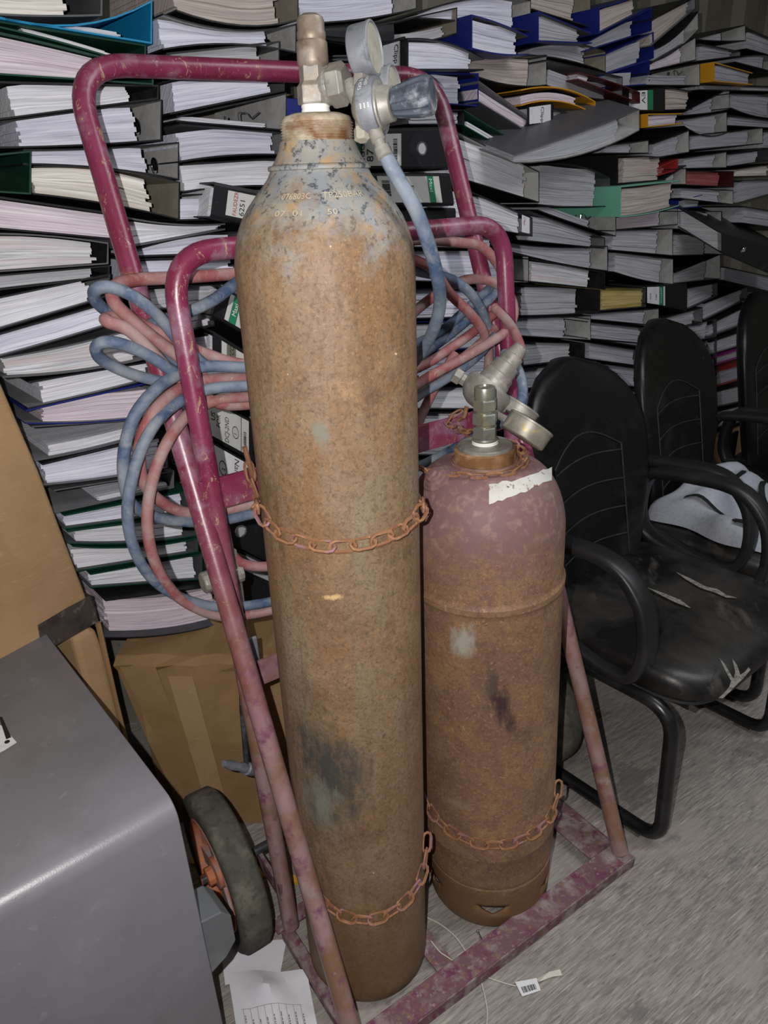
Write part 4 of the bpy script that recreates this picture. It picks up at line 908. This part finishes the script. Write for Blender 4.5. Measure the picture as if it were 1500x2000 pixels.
# fusible plug on the dome and the torn sticker
def dome(x, y, off):
    d = ray(x, y).normalized()
    def gap(t_):
        p = CAMP+d*t_; h = (p-RA).dot(RAX); s_ = (h-.848)/.127
        if s_ > 1: return 1
        return (p-RA-RAX*h).length-off-(.052+(r0-.052)*max(0, 1-s_**(2/.94))**.43 if s_ > 0 else r0)
    a, st = .9, .002
    while gap(a) > 0 and a < 1.5: a += st
    if a >= 1.5: a = min((gap(.9+.002*k), .9+.002*k) for k in range(300))[1]; return CAMP+d*a
    lo, hi = a-st, a
    for it in range(30):
        mid = (lo+hi)/2
        if gap(mid) > 0: lo = mid
        else: hi = mid
    return CAMP+d*hi
pc = dome(853, 934, 0); nn = ((pc-RA-RAX*.84)).normalized()
m = MB(); m.lathe([(.0260, -.002), (.0255, .0015), (.0205, .0025), (.0195, .006), (.0165, .007), (.0145, .0072), (.0135, .012), (.0085, .0125), (.0060, .016), (0, .0165)], pc, nn, 28, cap=False); m.build('fusible_plug', bpy.data.materials['rusty_short_cylinder'], t, True, angle=30)
m = MB(); NS = 14; up_ = []; dn_ = []; rr_ = random.Random(3)
for i in range(NS+1):
    f = i/NS; x = lerp(955, 1078, f); yu = lerp(947, 913, f)+4*math.sin(f*3)-3*f*f+(rr_.uniform(-3, 3)); yd = lerp(985, 936, f)+6*f*(1-f)*2+rr_.uniform(-2.5, 2.5)
    up_.append((x, yu)); dn_.append((x, yd))
vs = []
for (x, yu), (x2, yd) in zip(up_, dn_):
    for k in range(4): vs.append(dome(x, lerp(yu, yd, k/3), .0009))
m.add(vs, [(i*4+k, i*4+k+1, (i+1)*4+k+1, (i+1)*4+k) for i in range(NS) for k in range(3)]); m.build('torn_sticker', 'sticker', t, True)
# its regulator, hanging behind the valve
A2 = (RX*.60+UY*.79-FW*.12).normalized()
t = thing('pressure_regulator', 'dusty grey pressure regulator hanging tilted behind the valve of the short cylinder', 'regulator', px(955, 775, 1.25))
c = px(948, 768, 1.262)
m = MB(); m.lathe([(.018, -.030), (.030, -.024), (.040, -.012), (.0425, -.006), (.0425, .012), (.039, .018), (.030, .019)], c, A2, 40); m.build('regulator_body', 'zinc', t, True, angle=30)
m = MB(); m.lathe([(.0285, .018), (.0285, .026), (.0265, .030), (.0265, .040), (.0235, .042), (.0230, .060), (.0185, .062), (.0185, .078), (.0150, .080), (.0120, .097), (.009, .099)], c, A2, 32); m.build('bonnet', 'zinc', t, True, angle=25)
m = MB(); o = px(905, 742, 1.262); d = (-RX*.8+UY*.5).normalized(); m.lathe([(.011, -.03), (.011, .004), (.0145, .005), (.0145, .018), (.010, .020)], o, d, 6); m.build('inlet_nut', 'zinc', t, bevel=.001)
A3 = (RX*.52+UY*.80-FW*.12).normalized()
gauge(t, px(1037, 829, 1.175), A3, .0385, .027, px(955, 800, 1.25), 'gauge_face', 'gauge_case_brass'); gauge(t, px(1018, 795, 1.29), A3, .034, .02, px(960, 790, 1.26), 'label_white', 'zinc')
# ------------------------------------------------------------------ chains: every link is a part
def linkmesh(L=.0345, w_=.0082, r=.0027):
    m = MB(); h = L/2-w_; P = []
    for k in range(5): a = -math.pi/2+math.pi*k/4; P.append((h+w_*math.cos(a), w_*math.sin(a), 0))
    for k in range(5): a = math.pi/2+math.pi*k/4; P.append((-h+w_*math.cos(a), w_*math.sin(a), 0))
    m.tube(P, r, 5, closed=True); o = m.build('chain_link', 'chain', None, True); me = o.data; bpy.data.objects.remove(o); return me
LINK = linkmesh()
def chain(label, pts, nrm, size=1.0):
    P = spline(pts, 24); root = thing('chain', label, 'chain', pts[len(pts)//2], 'rusty chains on the trolley'); pitch = .0275*size; acc = 0; k = 0; last = P[0]; cur = [P[0]]
    for a, b in zip(P, P[1:]):
        L = (b-a).length
        while acc+L >= pitch:
            q = a.lerp(b, (pitch-acc)/L); cur.append(q); L = (b-q).length; a = q; acc = 0
        acc += L
    for k, (a, b) in enumerate(zip(cur, cur[1:])):
        d = (b-a).normalized(); c = (a+b)/2; n_ = nrm(c); s = d.cross(n_).normalized(); n_ = s.cross(d)
        y, z = ((s, n_) if k % 2 == 0 else (n_*.8+s*.6, s*.8-n_*.6))
        mt = Matrix((d*size, y*size, z*size)).transposed().to_4x4(); mt.translation = c
        o = bpy.data.objects.new('chain_link', LINK); o.matrix_basis = mt; COL.objects.link(o); attach(o, root)
    return root
def radial(base, ax):
    def f(c):
        v = c-base; return (v-ax*v.dot(ax)).normalized()
    return f
ot = lambda x, y: oncyl(x, y, TA, TAX, R_+.0062)
orr = lambda x, y, r=r0+.0062: oncyl(x, y, RA, RAX, r)
chain('rusty chain drooping across the front of the tall cylinder at mid height', [T(.072, .316, 1.0), T(.072, .30, .955), T(.066, .26, .93), ot(500, 985), ot(526, 1028), ot(570, 1052), ot(640, 1068), ot(710, 1062), ot(765, 1045), ot(805, 1020), ot(826, 985), T(.30, .22, .93), T(.31, .325, .95)], radial(TA, TAX))
chain('short loose end of rusty chain dangling left of the tall cylinder', [T(.066, .250, .945), T(.070, .249, .90), T(.072, .248, .865), T(.073, .247, .83)], lambda c: -NT, .95)
chain('rusty chain lying around the foot of the tall cylinder', [ot(598, 1715), ot(625, 1757), ot(665, 1786), ot(715, 1798), ot(760, 1785), ot(800, 1752), ot(824, 1712), ot(833, 1660), ot(836, 1610)], radial(TA, TAX))
chain('rusty chain around the lower body of the short cylinder', [orr(826, 1550), orr(850, 1597), orr(888, 1628), orr(935, 1648), orr(985, 1650), orr(1035, 1632), orr(1070, 1603), orr(1088, 1560), orr(1092, 1520)], radial(RA, RAX))
def nk(a, h, r=.066): return RA+RAX*h+Vector((math.cos(a), math.sin(a), 0))*r
chain('rusty chain looped around the neck of the short cylinder', [T(.28, .30, .955), T(.33, .24, .955), nk(-2.9, .966, .090), nk(-2.4, .972, .074), nk(-1.9, .973, .070), nk(-1.2, .974, .068), nk(-.6, .977, .066), nk(0, .983, .064), nk(.5, .988, .063), nk(1.2, .988, .066), T(.47, .30, .985), T(.515, .312, 1.0)], lambda c: ZZ, .85)
# ------------------------------------------------------------------ hoses
def hose(label, pts, mat, r=.0092, cat='hose', group='welding hoses coiled on the trolley'):
    P = [ont(*p) if len(p) == 3 and not isinstance(p, Vector) else Vector(p) for p in pts]
    m = MB(); m.tube(spline(P, 9), r, 10); o = m.build('welding_hose', mat, None, True); tag(o, label, cat, group); return o
noz = px(752, 305, .846)
REG = [noz-(noz-px(735, 262, .846)).normalized()*.012, px(775, 345, .86), px(812, 410, .88), px(838, 480, .92), px(855, 545, .97), px(859, 595, 1.03), px(848, 640, 1.08), px(828, 680, 1.14), px(800, 720, 1.19), px(770, 770, 1.25)]
LOOP_B = [(560, 748, .372), (480, 754, .372), (410, 760, .373), (350, 785, .365), (305, 825, .345), (275, 880, .335), (257, 940, .333), (249, 1000, .335), (258, 1060, .34), (285, 1115, .35), (325, 1152, .36), (375, 1175, .368), (440, 1186, .372), (525, 1176, .372), (600, 1155, .375)]
hose('bright blue hose from the tall cylinder regulator, forming the lowest loop of the coil', REG+[(740, 900, .385), (700, 1040, .385), (655, 1120, .38)]+LOOP_B[::-1]+[(650, 765, .375), (720, 785, .37), (780, 795, .37), (830, 765, .37), (880, 735, .37), (930, 698, .37), (968, 655, .37)], 'hose_blue', .0091)
hose('outermost grey blue hose of the coil, its big loop left of the trolley', [(985, 545, .42), (970, 570, .42), (930, 610, .425), (890, 645, .425), (840, 682, .425), (790, 712, .42), (670, 722, .39), (560, 722, .372), (480, 718, .372), (400, 716, .374), (345, 733, .372), (300, 765, .352), (262, 815, .345), (243, 880, .345), (243, 940, .350), (258, 985, .36), (300, 1008, .375), (350, 1018, .385), (420, 1018, .388), (490, 1004, .388), (560, 985, .385), (700, 960, .40), (840, 900, .42), px(960, 835, 1.37), px(1000, 815, 1.33), px(1018, 785, 1.33), px(1020, 750, 1.34), px(1008, 715, 1.36), px(985, 690, 1.40)], 'hose_blue', .0094)
hose('pink hose running between the two big blue loops', [(990, 580, .40), (965, 612, .40), (925, 648, .408), (880, 680, .41), (830, 712, .41), (780, 728, .405), (670, 735, .395), (560, 733, .386), (480, 738, .386), (400, 742, .386), (350, 760, .380), (308, 795, .358), (282, 840, .352), (272, 885, .356), (280, 940, .365), (305, 972, .375), (350, 998, .388), (410, 1003, .395), (490, 985, .396), (560, 965, .395), (690, 930, .395), (800, 870, .39), (820, 820, .39), (838, 780, .39), (862, 735, .39), (890, 690, .39)], 'hose_red', .0095)
hose('pink hose forming the innermost big loop left of the trolley', [(968, 640, .395), (925, 682, .398), (880, 716, .40), (830, 748, .40), (780, 775, .40), (670, 775, .392), (560, 768, .386), (480, 775, .386), (420, 783, .386), (372, 806, .378), (335, 850, .358), (308, 905, .346), (292, 965, .342), (288, 1025, .342), (298, 1085, .346), (325, 1140, .355), (365, 1178, .365), (430, 1203, .374), (500, 1198, .374), (570, 1182, .374), (640, 1165, .376), (662, 1130, .38), (630, 1104, .382), (575, 1100, .382), (530, 1106, .382), (495, 1106, .382), (468, 1098, .384), (452, 1082, .384)], 'hose_red', .0094)
hose('blue hose with a tight looped end sticking out at the upper left of the coil', [(640, 745, .41), (560, 735, .402), (480, 735, .40), (420, 728, .395), (352, 668, .385), (310, 618, .382), (262, 580, .38), (215, 561, .38), (187, 566, .385), (186, 585, .40), (206, 606, .412), (250, 640, .42), (310, 690, .42), (380, 728, .425), (480, 745, .425), (640, 755, .425)], 'hose_blue')
hose('blue hose with a tight looped end below the upper one, left of the trolley', [(640, 765, .40), (560, 758, .40), (430, 760, .392), (345, 728, .375), (300, 700, .375), (255, 678, .372), (215, 668, .372), (190, 675, .378), (192, 695, .39), (218, 714, .40), (262, 732, .405), (330, 748, .41), (400, 756, .412), (520, 760, .412), (640, 765, .415)], 'hose_blue')
hose('upper pink hose slanting down behind the left leg of the inner frame', [(640, 760, .405), (560, 765, .402), (480, 768, .402), (415, 745, .398), (340, 690, .398), (290, 652, .396), (250, 618, .394), (222, 588, .394), (224, 560, .41), (262, 547, .44), (330, 543, .45), (400, 539, .455), (470, 534, .455), (560, 530, .45), (680, 495, .45), (800, 470, .45), (850, 470, .45), (900, 474, .455), (940, 482, .45), (975, 520, .43), (985, 560, .42)], 'hose_red', .0100)
hose('lower pink hose slanting down behind the left leg of the inner frame', [(640, 780, .395), (560, 780, .392), (480, 790, .39), (420, 785, .388), (340, 730, .388), (290, 680, .386), (248, 643, .385), (212, 629, .388), (208, 622, .40), (232, 618, .41), (270, 630, .42), (330, 660, .425), (400, 690, .425), (480, 712, .42), (640, 720, .42)], 'hose_red', .0095)
hose('blue hose seen through the inner frame beside the shoulder of the tall cylinder', [(262, 655, .44), (300, 632, .43), (345, 618, .43), (385, 602, .43), (420, 584, .43), (455, 558, .432), (500, 530, .435), (560, 508, .44), (680, 510, .425), (780, 522, .412), (825, 532, .412), (880, 545, .408), (918, 572, .405), (944, 612, .402), (955, 655, .402), (958, 700, .402), (950, 770, .402)], 'hose_blue', .0097)
hose('pink hose hanging from the chain bar to the torch handle', [(372, 760, .41), (385, 830, .41), (405, 900, .405), (425, 970, .40), (440, 1030, .392), (449, 1078, .385)], 'hose_red', .0078)
hose('pink hose curving round the right leg of the frame in a small bulge', [(680, 700, .43), (740, 672, .43), (780, 640, .43), (820, 600, .43), (868, 566, .43), (915, 546, .428), (960, 550, .42), (992, 572, .40), (1004, 608, .375), (990, 645, .352), (955, 670, .345), (900, 702, .345), (840, 735, .345), (790, 765, .345), (700, 790, .35)], 'hose_red', .0098)
hose('pink hose arching over from the tall cylinder to the right', [(680, 500, .42), (740, 496, .41), (780, 500, .40), (820, 512, .40), (848, 530, .398), (880, 575, .395), (918, 612, .392), (945, 650, .39), (955, 700, .39), (945, 760, .39)], 'hose_red', .0098)
hose('second blue hose sloping up to the right below the bulge of the pink hose', [(680, 690, .44), (760, 688, .435), (820, 668, .432), (870, 640, .43), (915, 600, .43), (960, 560, .43)], 'hose_blue', .0095)
hose('pink hose climbing from the right to the knob of the tilted regulator', [px(1006, 700, 1.262), px(1018, 688, 1.285), px(1008, 655, 1.33), px(992, 628, 1.37), px(965, 600, 1.40)], 'hose_red', .0088)
# cutting torch hanging behind the trolley
t = thing('cutting_torch', 'dusty steel cutting torch hanging from the hoses behind the left tubes', 'torch', ont(470, 1300, .39))
m = MB(); c = ont(430, 1128, .39); m.lathe([(.017, -.037), (.0195, -.034), (.0195, -.018), (.012, -.014), (.012, .014), (.0205, .018), (.0205, .036), (.017, .038)], c+ET*.003, ET, 14); m.build('control_knobs', 'zinc', t, bevel=.001)
m = MB(); m.tube([ont(449, 1078, .385), ont(455, 1100, .387), ont(462, 1150, .39), ont(468, 1200, .39)], .012, 12); m.build('torch_handle', 'zinc', t, True)
m = MB(); m.tube([ont(466, 1180, .39), ont(472, 1260, .388), ont(473, 1380, .385), ont(482, 1495, .383)], .0058, 10); m.build('gas_tube', 'steel_dark', t, True)
m = MB(); m.box(ont(497, 1275, .372), ET*.008, NT*.003, ZZ*.035); m.build('cutting_lever', 'zinc_dark', t, bevel=.002)
m = MB(); o = ont(492, 1503, .382); d = (ont(422, 1488, .36)-o).normalized(); m.lathe([(.012, -.006), (.0135, 0), (.0135, .018), (.010, .020), (.010, .034), (.008, .038), (.0095, .060), (.0095, .070), (.006, .088)], o, d, 16); m.build('torch_head', 'zinc_dark', t, True, angle=30)
# ------------------------------------------------------------------ chairs
def make_chair():
    t = thing('visitor_chair', '', 'chair', W(1.475, .80, 0), 'black visitor chairs along the pile of files')
    def P(x, y, z): return W(1.475+x, y, z)
    # seat: padded slab with waterfall front
    m = MB(); NXs, NYs = 16, 14; top = []; 
    def se(a, n_): return math.copysign(abs(math.cos(a))**(2/n_), math.cos(a)), math.copysign(abs(math.sin(a))**(2/n_), math.sin(a))
    rings = [(1.0, .392), (1.02, .402), (1.03, .418), (1.02, .436), (.985, .449), (.92, .456), (.7, .459), (.35, .457), (.02, .455)]; K = 48; vs = []
    for s, z in rings:
        for k in range(K):
            a = 2*math.pi*k/K; cx, cy = se(a, 5.0); fy_ = cy*s; dz = -.022*max(0, -fy_-.72)/.28 if z > .41 else 0
            vs.append(P(.262*cx*s, .775+.250*fy_, z+dz+.008*max(0, fy_-.5)))
    m.add(vs, [(i*K+k, i*K+(k+1) % K, (i+1)*K+(k+1) % K, (i+1)*K+k) for i in range(len(rings)-1) for k in range(K)]+[tuple(range(K))[::-1], tuple((len(rings)-1)*K+k for k in range(K))])
    m.build('seat', 'leather_dusty', t, True, angle=50)
    m = MB(); lo = [P(.262*c*1.0, .775+.25*s, .391) for c, s in (se(2*math.pi*k/40, 5.0) for k in range(40))]; m.tube(lo, .005, 6, closed=True); m.build('seat_piping', 'seam', t, True)
    m = MB(); m.box(P(0, .78, .382), EW*.235, NW*.22, ZZ*.008); m.build('seat_board', 'black_metal', t)
    # backrest
    def hw(v):
        b = .222+.012*math.sin(v*math.pi*.8); 
        return b*(1-max(0, (v-.52)/.48)**2.6)**.5 if v > .52 else b*(.86+.14*min(1, v/.35))
    def yc(v): return .985+.105*v
    def zc(v): return .455+.535*v
    m = MB(); K = 36; vs = []; NV = 18
    for i in range(NV+1):
        v = min(i/NV, .995); w_ = max(hw(v), .02)
        for k in range(K):
            a = 2*math.pi*k/K; cx, cy = se(a, 2.6); x = cx*w_
            f = 1-.35*max(0, v-.8)/.2
            vs.append(P(x, yc(v)+cy*.034*f-.055*(x/.23)**2+.012, zc(v)))
    m.add(vs, [(i*K+k, i*K+(k+1) % K, (i+1)*K+(k+1) % K, (i+1)*K+k) for i in range(NV) for k in range(K)]+[tuple(range(K))[::-1], tuple(NV*K+k for k in range(K))])
    m.build('backrest', 'leather', t, True, angle=60)
    def fr(x, v):  # point on the front skin
        w_ = hw(v); c_ = max(0, 1-abs(x/w_)**2.6)**(1/2.6); return P(x, yc(v)-.034*c_-.055*(x/.23)**2+.0105, zc(v))
    m = MB(); arch = [fr(-.135, .02+.55*i/8) for i in range(9)]+[fr(-.135+.27*i/10, .57+.10*math.sin(math.pi*i/10)) for i in range(1, 10)]+[fr(.135, .57-.55*i/8) for i in range(9)]
    m.tube(arch, .0022, 6)
    for v in (.12, .26, .40, .54): m.tube([fr(-.135+.27*i/8, v+.02*math.sin(math.pi*i/8)) for i in range(9)], .0022, 6)
    m.build('backrest_piping', 'seam', t, True)
    for sx in (-1, 1):
        x = sx*.270; pts = [(.945, .655), (.87, .664), (.775, .668), (.715, .648), (.668, .595), (.650, .53), (.652, .465), (.676, .418), (.73, .408), (.83, .425), (.93, .445), (.985, .468), (1.012, .52), (1.008, .595), (.985, .64)]
        m = MB(); m.tube(spline([P(x, y, z) for y, z in pts], 6, True), 1, 12, closed=True, sec=(EW, .026, .014)); m.build('armrest', 'arm', t, True, angle=60)
    m = MB(); pth = []
    for sx in (-1, 1):
        q = [P(sx*.262, .98, .376), P(sx*.262, .575, .376), P(sx*.262, .565, .018), P(sx*.262, 1.11, .018)]
        pth += q if sx == -1 else q[::-1]
    m.tube(fillet(pth, [.075, .06, .06, .06, .06, .075], 8), .0165, 12); m.build('cantilever_frame', 'black_metal', t, True)
    m = MB()
    for y in (.66, .92): m.tube([P(-.25, y, .370), P(.25, y, .370)], .010, 8)
    m.build('seat_rails', 'black_metal', t, True)
    m = MB()
    for sx in (-1, 1): m.box(P(sx*.15, 1.035, .46), EW*.02, NW*.004, ZZ*.075)
    m.build('back_brackets', 'black_metal', t)
    m = MB()
    for sx in (-1, 1):
        for y in (.60, 1.02): m = MB(); m.box(P(sx*.262, y+.03, .003), EW*.014, NW*.02, ZZ*.0025); m.build('glide', 'rubber', t)
    return t
c1 = make_chair(); c1['label'] = 'nearest black leatherette visitor chair with a torn dusty seat, right of the short cylinder'
def copy_tree(o):
    c = o.copy(); COL.objects.link(c)
    for ch in list(o.children):
        d = ch.copy(); COL.objects.link(d); d.parent = c; d.matrix_parent_inverse = ch.matrix_parent_inverse
        for g in list(ch.children): e = g.copy(); COL.objects.link(e); e.parent = d
    return c
c2 = copy_tree(c1); c2.location = c1.location+EW*.60+NW*.10; c2.rotation_euler.z = math.radians(4); c2['label'] = 'second black visitor chair, with a white bag lying on its seat'
c3 = copy_tree(c1); c3.location = c1.location+EW*1.21+NW*.10; c3['label'] = 'third black visitor chair, at the right edge of the picture'
# torn seat of the nearest chair: bare backing cloth at the front corner
m = MB(); r_ = random.Random(2); cx_ = [(1420, 1330), (1400, 1352), (1375, 1368), (1420, 1340), (1450, 1310), (1468, 1296)]
def onseat(x, y, z=.455): return onz(x, y, z)
# strips lie on the seat skin
for poly in ([(1403, 1363), (1412, 1356), (1424, 1342), (1428, 1330), (1418, 1312), (1405, 1285), (1415, 1296), (1428, 1318), (1433, 1325), (1436, 1312), (1430, 1285), (1440, 1300), (1446, 1318), (1455, 1312), (1462, 1303), (1466, 1308), (1452, 1325), (1440, 1336), (1425, 1352), (1412, 1364)],
             [(1320, 1117), (1345, 1128), (1380, 1146), (1400, 1150), (1420, 1162), (1440, 1168), (1418, 1167), (1395, 1157), (1370, 1149), (1340, 1132)], [(1262, 1146), (1300, 1160), (1330, 1172), (1350, 1188), (1322, 1178), (1290, 1162)]):
    m = MB(); m.add([onseat(x, y, .4625 if min(q[1] for q in poly) < 1200 else .4585) for x, y in poly], [tuple(range(len(poly)))]); m.build('seat_tear', 'padding', c1)
# ------------------------------------------------------------------ white bag on the second chair
b0 = c2.location; 
def Q(x, y, z): return b0+EW*x+NW*y+ZZ*z
t = thing('tote_bag', 'crumpled white woven bag with black straps lying on the seat of the second chair', 'bag', Q(0, -.05, .46))
def hgt(u, v):
    e = max(0, 1-abs(u)**4)*max(0, 1-abs(v)**4); return .462+e**.5*(.030+.022*math.sin(u*4+v*2)+.018*math.sin(u*7-v*5+1)+.03*max(0, -u+.1*math.sin(v*4))+.015*math.sin(v*9+u*3)+.11*max(0, v+.1)**1.3*(1-.5*max(0, u)))
m = MB(); NB = 28; vs = []
for i in range(NB+1):
    for j in range(NB+1):
        u, v = -1+2*i/NB, -1+2*j/NB; vs.append(Q(u*.235+.012*math.sin(v*5), -.045+v*.18+.014*math.sin(u*6+1), max(hgt(u, v), .462)))
fs = [(i*(NB+1)+j, (i+1)*(NB+1)+j, (i+1)*(NB+1)+j+1, i*(NB+1)+j+1) for i in range(NB) for j in range(NB)]
m.add(vs, fs); bo = m.build('bag_cloth', 'bag', t, True, angle=80)
def strap(pts):
    P = [Q(u*.235, -.045+v*.18, hgt(u, v)+.004) for u, v in spline2(pts)]; m = MB(); m.tube(P, 1, 8, sec=(ZZ, .0016, .0085)); m.build('strap', 'webbing', t)
def spline2(p): return [(q.x, q.y) for q in spline([Vector((a, b, 0)) for a, b in p], 7)]
strap([(-.75, .6), (-.7, .1), (-.55, -.25), (-.2, -.3), (0, -.05), (-.1, .25)]); strap([(-.9, -.3), (-.6, -.6), (-.3, -.55), (0, -.7), (.35, -.8)]); strap([(-.1, .5), (.2, .3), (.45, .4), (.5, .1), (.2, -.05), (.1, -.3)]); strap([(.4, .75), (.7, .5), (.85, .1)]); strap([(-.6, -.9), (-.55, -.5), (-.5, -.2)])
# ------------------------------------------------------------------ loose things on the floor
def sheet(label, corners, bumps, name='paper_sheet', lines=True, lift=.004):
    A_, B_, C_, D_ = [onz(x, y, 0) for x, y in corners]; N_ = 14; m = MB(); vs = []
    def S_(u, v): 
        p = A_.lerp(B_, u).lerp(D_.lerp(C_, u), v); return p+ZZ*(lift+sum(a*max(0, 1-abs(u-x-.5*(v-y))/s)*max(0, 1-abs(v-y+.4*(u-x))/(s*1.3)) for x, y, a, s in bumps))
    for i in range(N_+1):
        for j in range(N_+1): vs.append(S_(i/N_, j/N_))
    root = thing(name, label, 'paper', S_(.5, .5)*1.0, 'loose papers by the wheel')
    m.add(vs, [(i*(N_+1)+j, (i+1)*(N_+1)+j, (i+1)*(N_+1)+j+1, i*(N_+1)+j+1) for i in range(N_) for j in range(N_)]); o = m.build('sheet', 'sheet', root, True, angle=25)
    if lines:
        m = MB()
        def ln(u0, v0, u1, v1, wd=.004):
            k = 8; du, dv = (u1-u0), (v1-v0); L = math.hypot(du, dv); nu, nv = -dv/L*wd, du/L*wd; P = []
            for q in range(k+1): P += [S_(u0+du*q/k-nu, v0+dv*q/k-nv)+ZZ*.0012, S_(u0+du*q/k+nu, v0+dv*q/k+nv)+ZZ*.0012]
            m.add(P, [(2*q, 2*q+2, 2*q+3, 2*q+1) for q in range(k)])
        for q in range(9): ln(.12+.09*q, .5, .12+.09*q, .92, .0022)
        for q in (.5, .92): ln(.1, q, .86, q, .0022)
        rp = random.Random(4)
        for q in range(9):
            v_ = .56+rp.uniform(0, .1)
            while v_ < .86: k_ = rp.uniform(.015, .05); ln(.135+.09*q, v_, .135+.09*q, v_+k_, .006); v_ += k_+.012
        m.build('printed_form', 'ink_grey', root)
    return root
sheet('creased white form with printed lines on the floor under the wheel, front sheet', [(445, 1900), (600, 1905), (625, 2030), (470, 2060)], [(.45, .28, .030, .34), (.95, .05, .016, .4), (.1, .95, .01, .3)])
sheet('plain white paper sheet on the floor behind the printed form, against the wheel', [(430, 1845), (560, 1835), (548, 1900), (440, 1925)], [(.4, .9, .004, .3), (.2, .3, .003, .4)], lines=False, lift=.0015)
m = MB(); P_ = [onz(*q, .008) for q in ((375, 1672), (450, 1690), (520, 1698), (590, 1712))]; Q_ = [p-Vector((0, .018, 0)) for p in P_]
m.add([v for p, q in zip(P_, Q_) for v in (p, q)]+[v-ZZ*.0075 for p, q in zip(P_, Q_) for v in (p, q)], [(2*i, 2*i+2, 2*i+3, 2*i+1) for i in range(3)]+[(8+2*i, 8+2*i+1, 8+2*i+3, 8+2*i+2) for i in range(3)]+[(2*i, 8+2*i, 8+2*i+2, 2*i+2) for i in range(3)]+[(2*i+1, 2*i+3, 8+2*i+3, 8+2*i+1) for i in range(3)]); tag(m.build('plastic_strip', 'yellow'), 'yellow plastic strip on the floor behind the wheel', 'strip')
# barcode tag on its string
t = thing('barcode_tag', 'small white barcode tag on a string, on the floor in front of the trolley', 'tag', onz(1030, 1925, 0))
m = MB(); cs = [onz(x, y, .003) for x, y in ((1006, 1918), (1048, 1910), (1056, 1934), (1020, 1946))]; m.add(cs+[c-ZZ*.0012 for c in cs], [(0, 1, 2, 3), (7, 6, 5, 4)]+[(i, (i+1) % 4, 4+(i+1) % 4, 4+i) for i in range(4)]); m.build('tag_card', 'label_white', t)
m = MB(); A_, B_, C_, D_ = cs
for q in range(14):
    a = .14+.72*q/14; b = a+.72/14*random.choice((.35, .6, .75)); m.add([A_.lerp(B_, u).lerp(D_.lerp(C_, u), v)+ZZ*.0008 for u, v in ((a, .42), (b, .42), (b, .85), (a, .85))], [(0, 1, 2, 3)])
m.build('barcode', 'ink', t)
m = MB(); m.add([onz(x, y, .002+.004*k) for x, y, k in ((1048, 1912, 0), (1052, 1918, 1), (1078, 1908, 1), (1098, 1905, 0), (1094, 1893, 1), (1072, 1898, 2))], [(0, 1, 2, 3, 4, 5)]); m.build('torn_end', 'thread_white', t)
m = MB(); m.tube(spline([onz(*q, .002) for q in ((1008, 1926), (985, 1920), (955, 1910), (940, 1903))]+[onz(941, 1920, .002), onz(948, 1950, .002), onz(952, 1985, .002), onz(945, 2040, .002)], 6), .0011, 5); m.build('string', 'thread_white', t, True)
m = MB(); m.tube(spline([onz(*q, .002) for q in ((830, 1790), (860, 1805), (890, 1830), (912, 1862))], 6), .0012, 5); tag(m.build('string', 'thread_white', None, True), 'thin pale string on the floor between the two cylinders, nearer the short one', 'string')
m = MB(); m.tube(spline([onz(*q, .0095) for q in ((842, 1838), (858, 1858), (872, 1868), (890, 1880))], 6), .0012, 5); tag(m.build('string', 'thread_white', None, True), 'thin pale string over the cross bar beside the tall cylinder', 'string')
t = thing('nail', 'small steel nail on the floor behind the front bar of the trolley', 'nail', onz(938, 1830, 0)); m = MB(); a = onz(933, 1818, .004); b = onz(946, 1845, .004); d = (b-a).normalized(); m.lathe([(.004, 0), (.004, .0012), (.0016, .0014), (.0016, .028), (0, .033)], a, d, 10, cap=False); m.build('nail_shank', 'chrome', t, True)
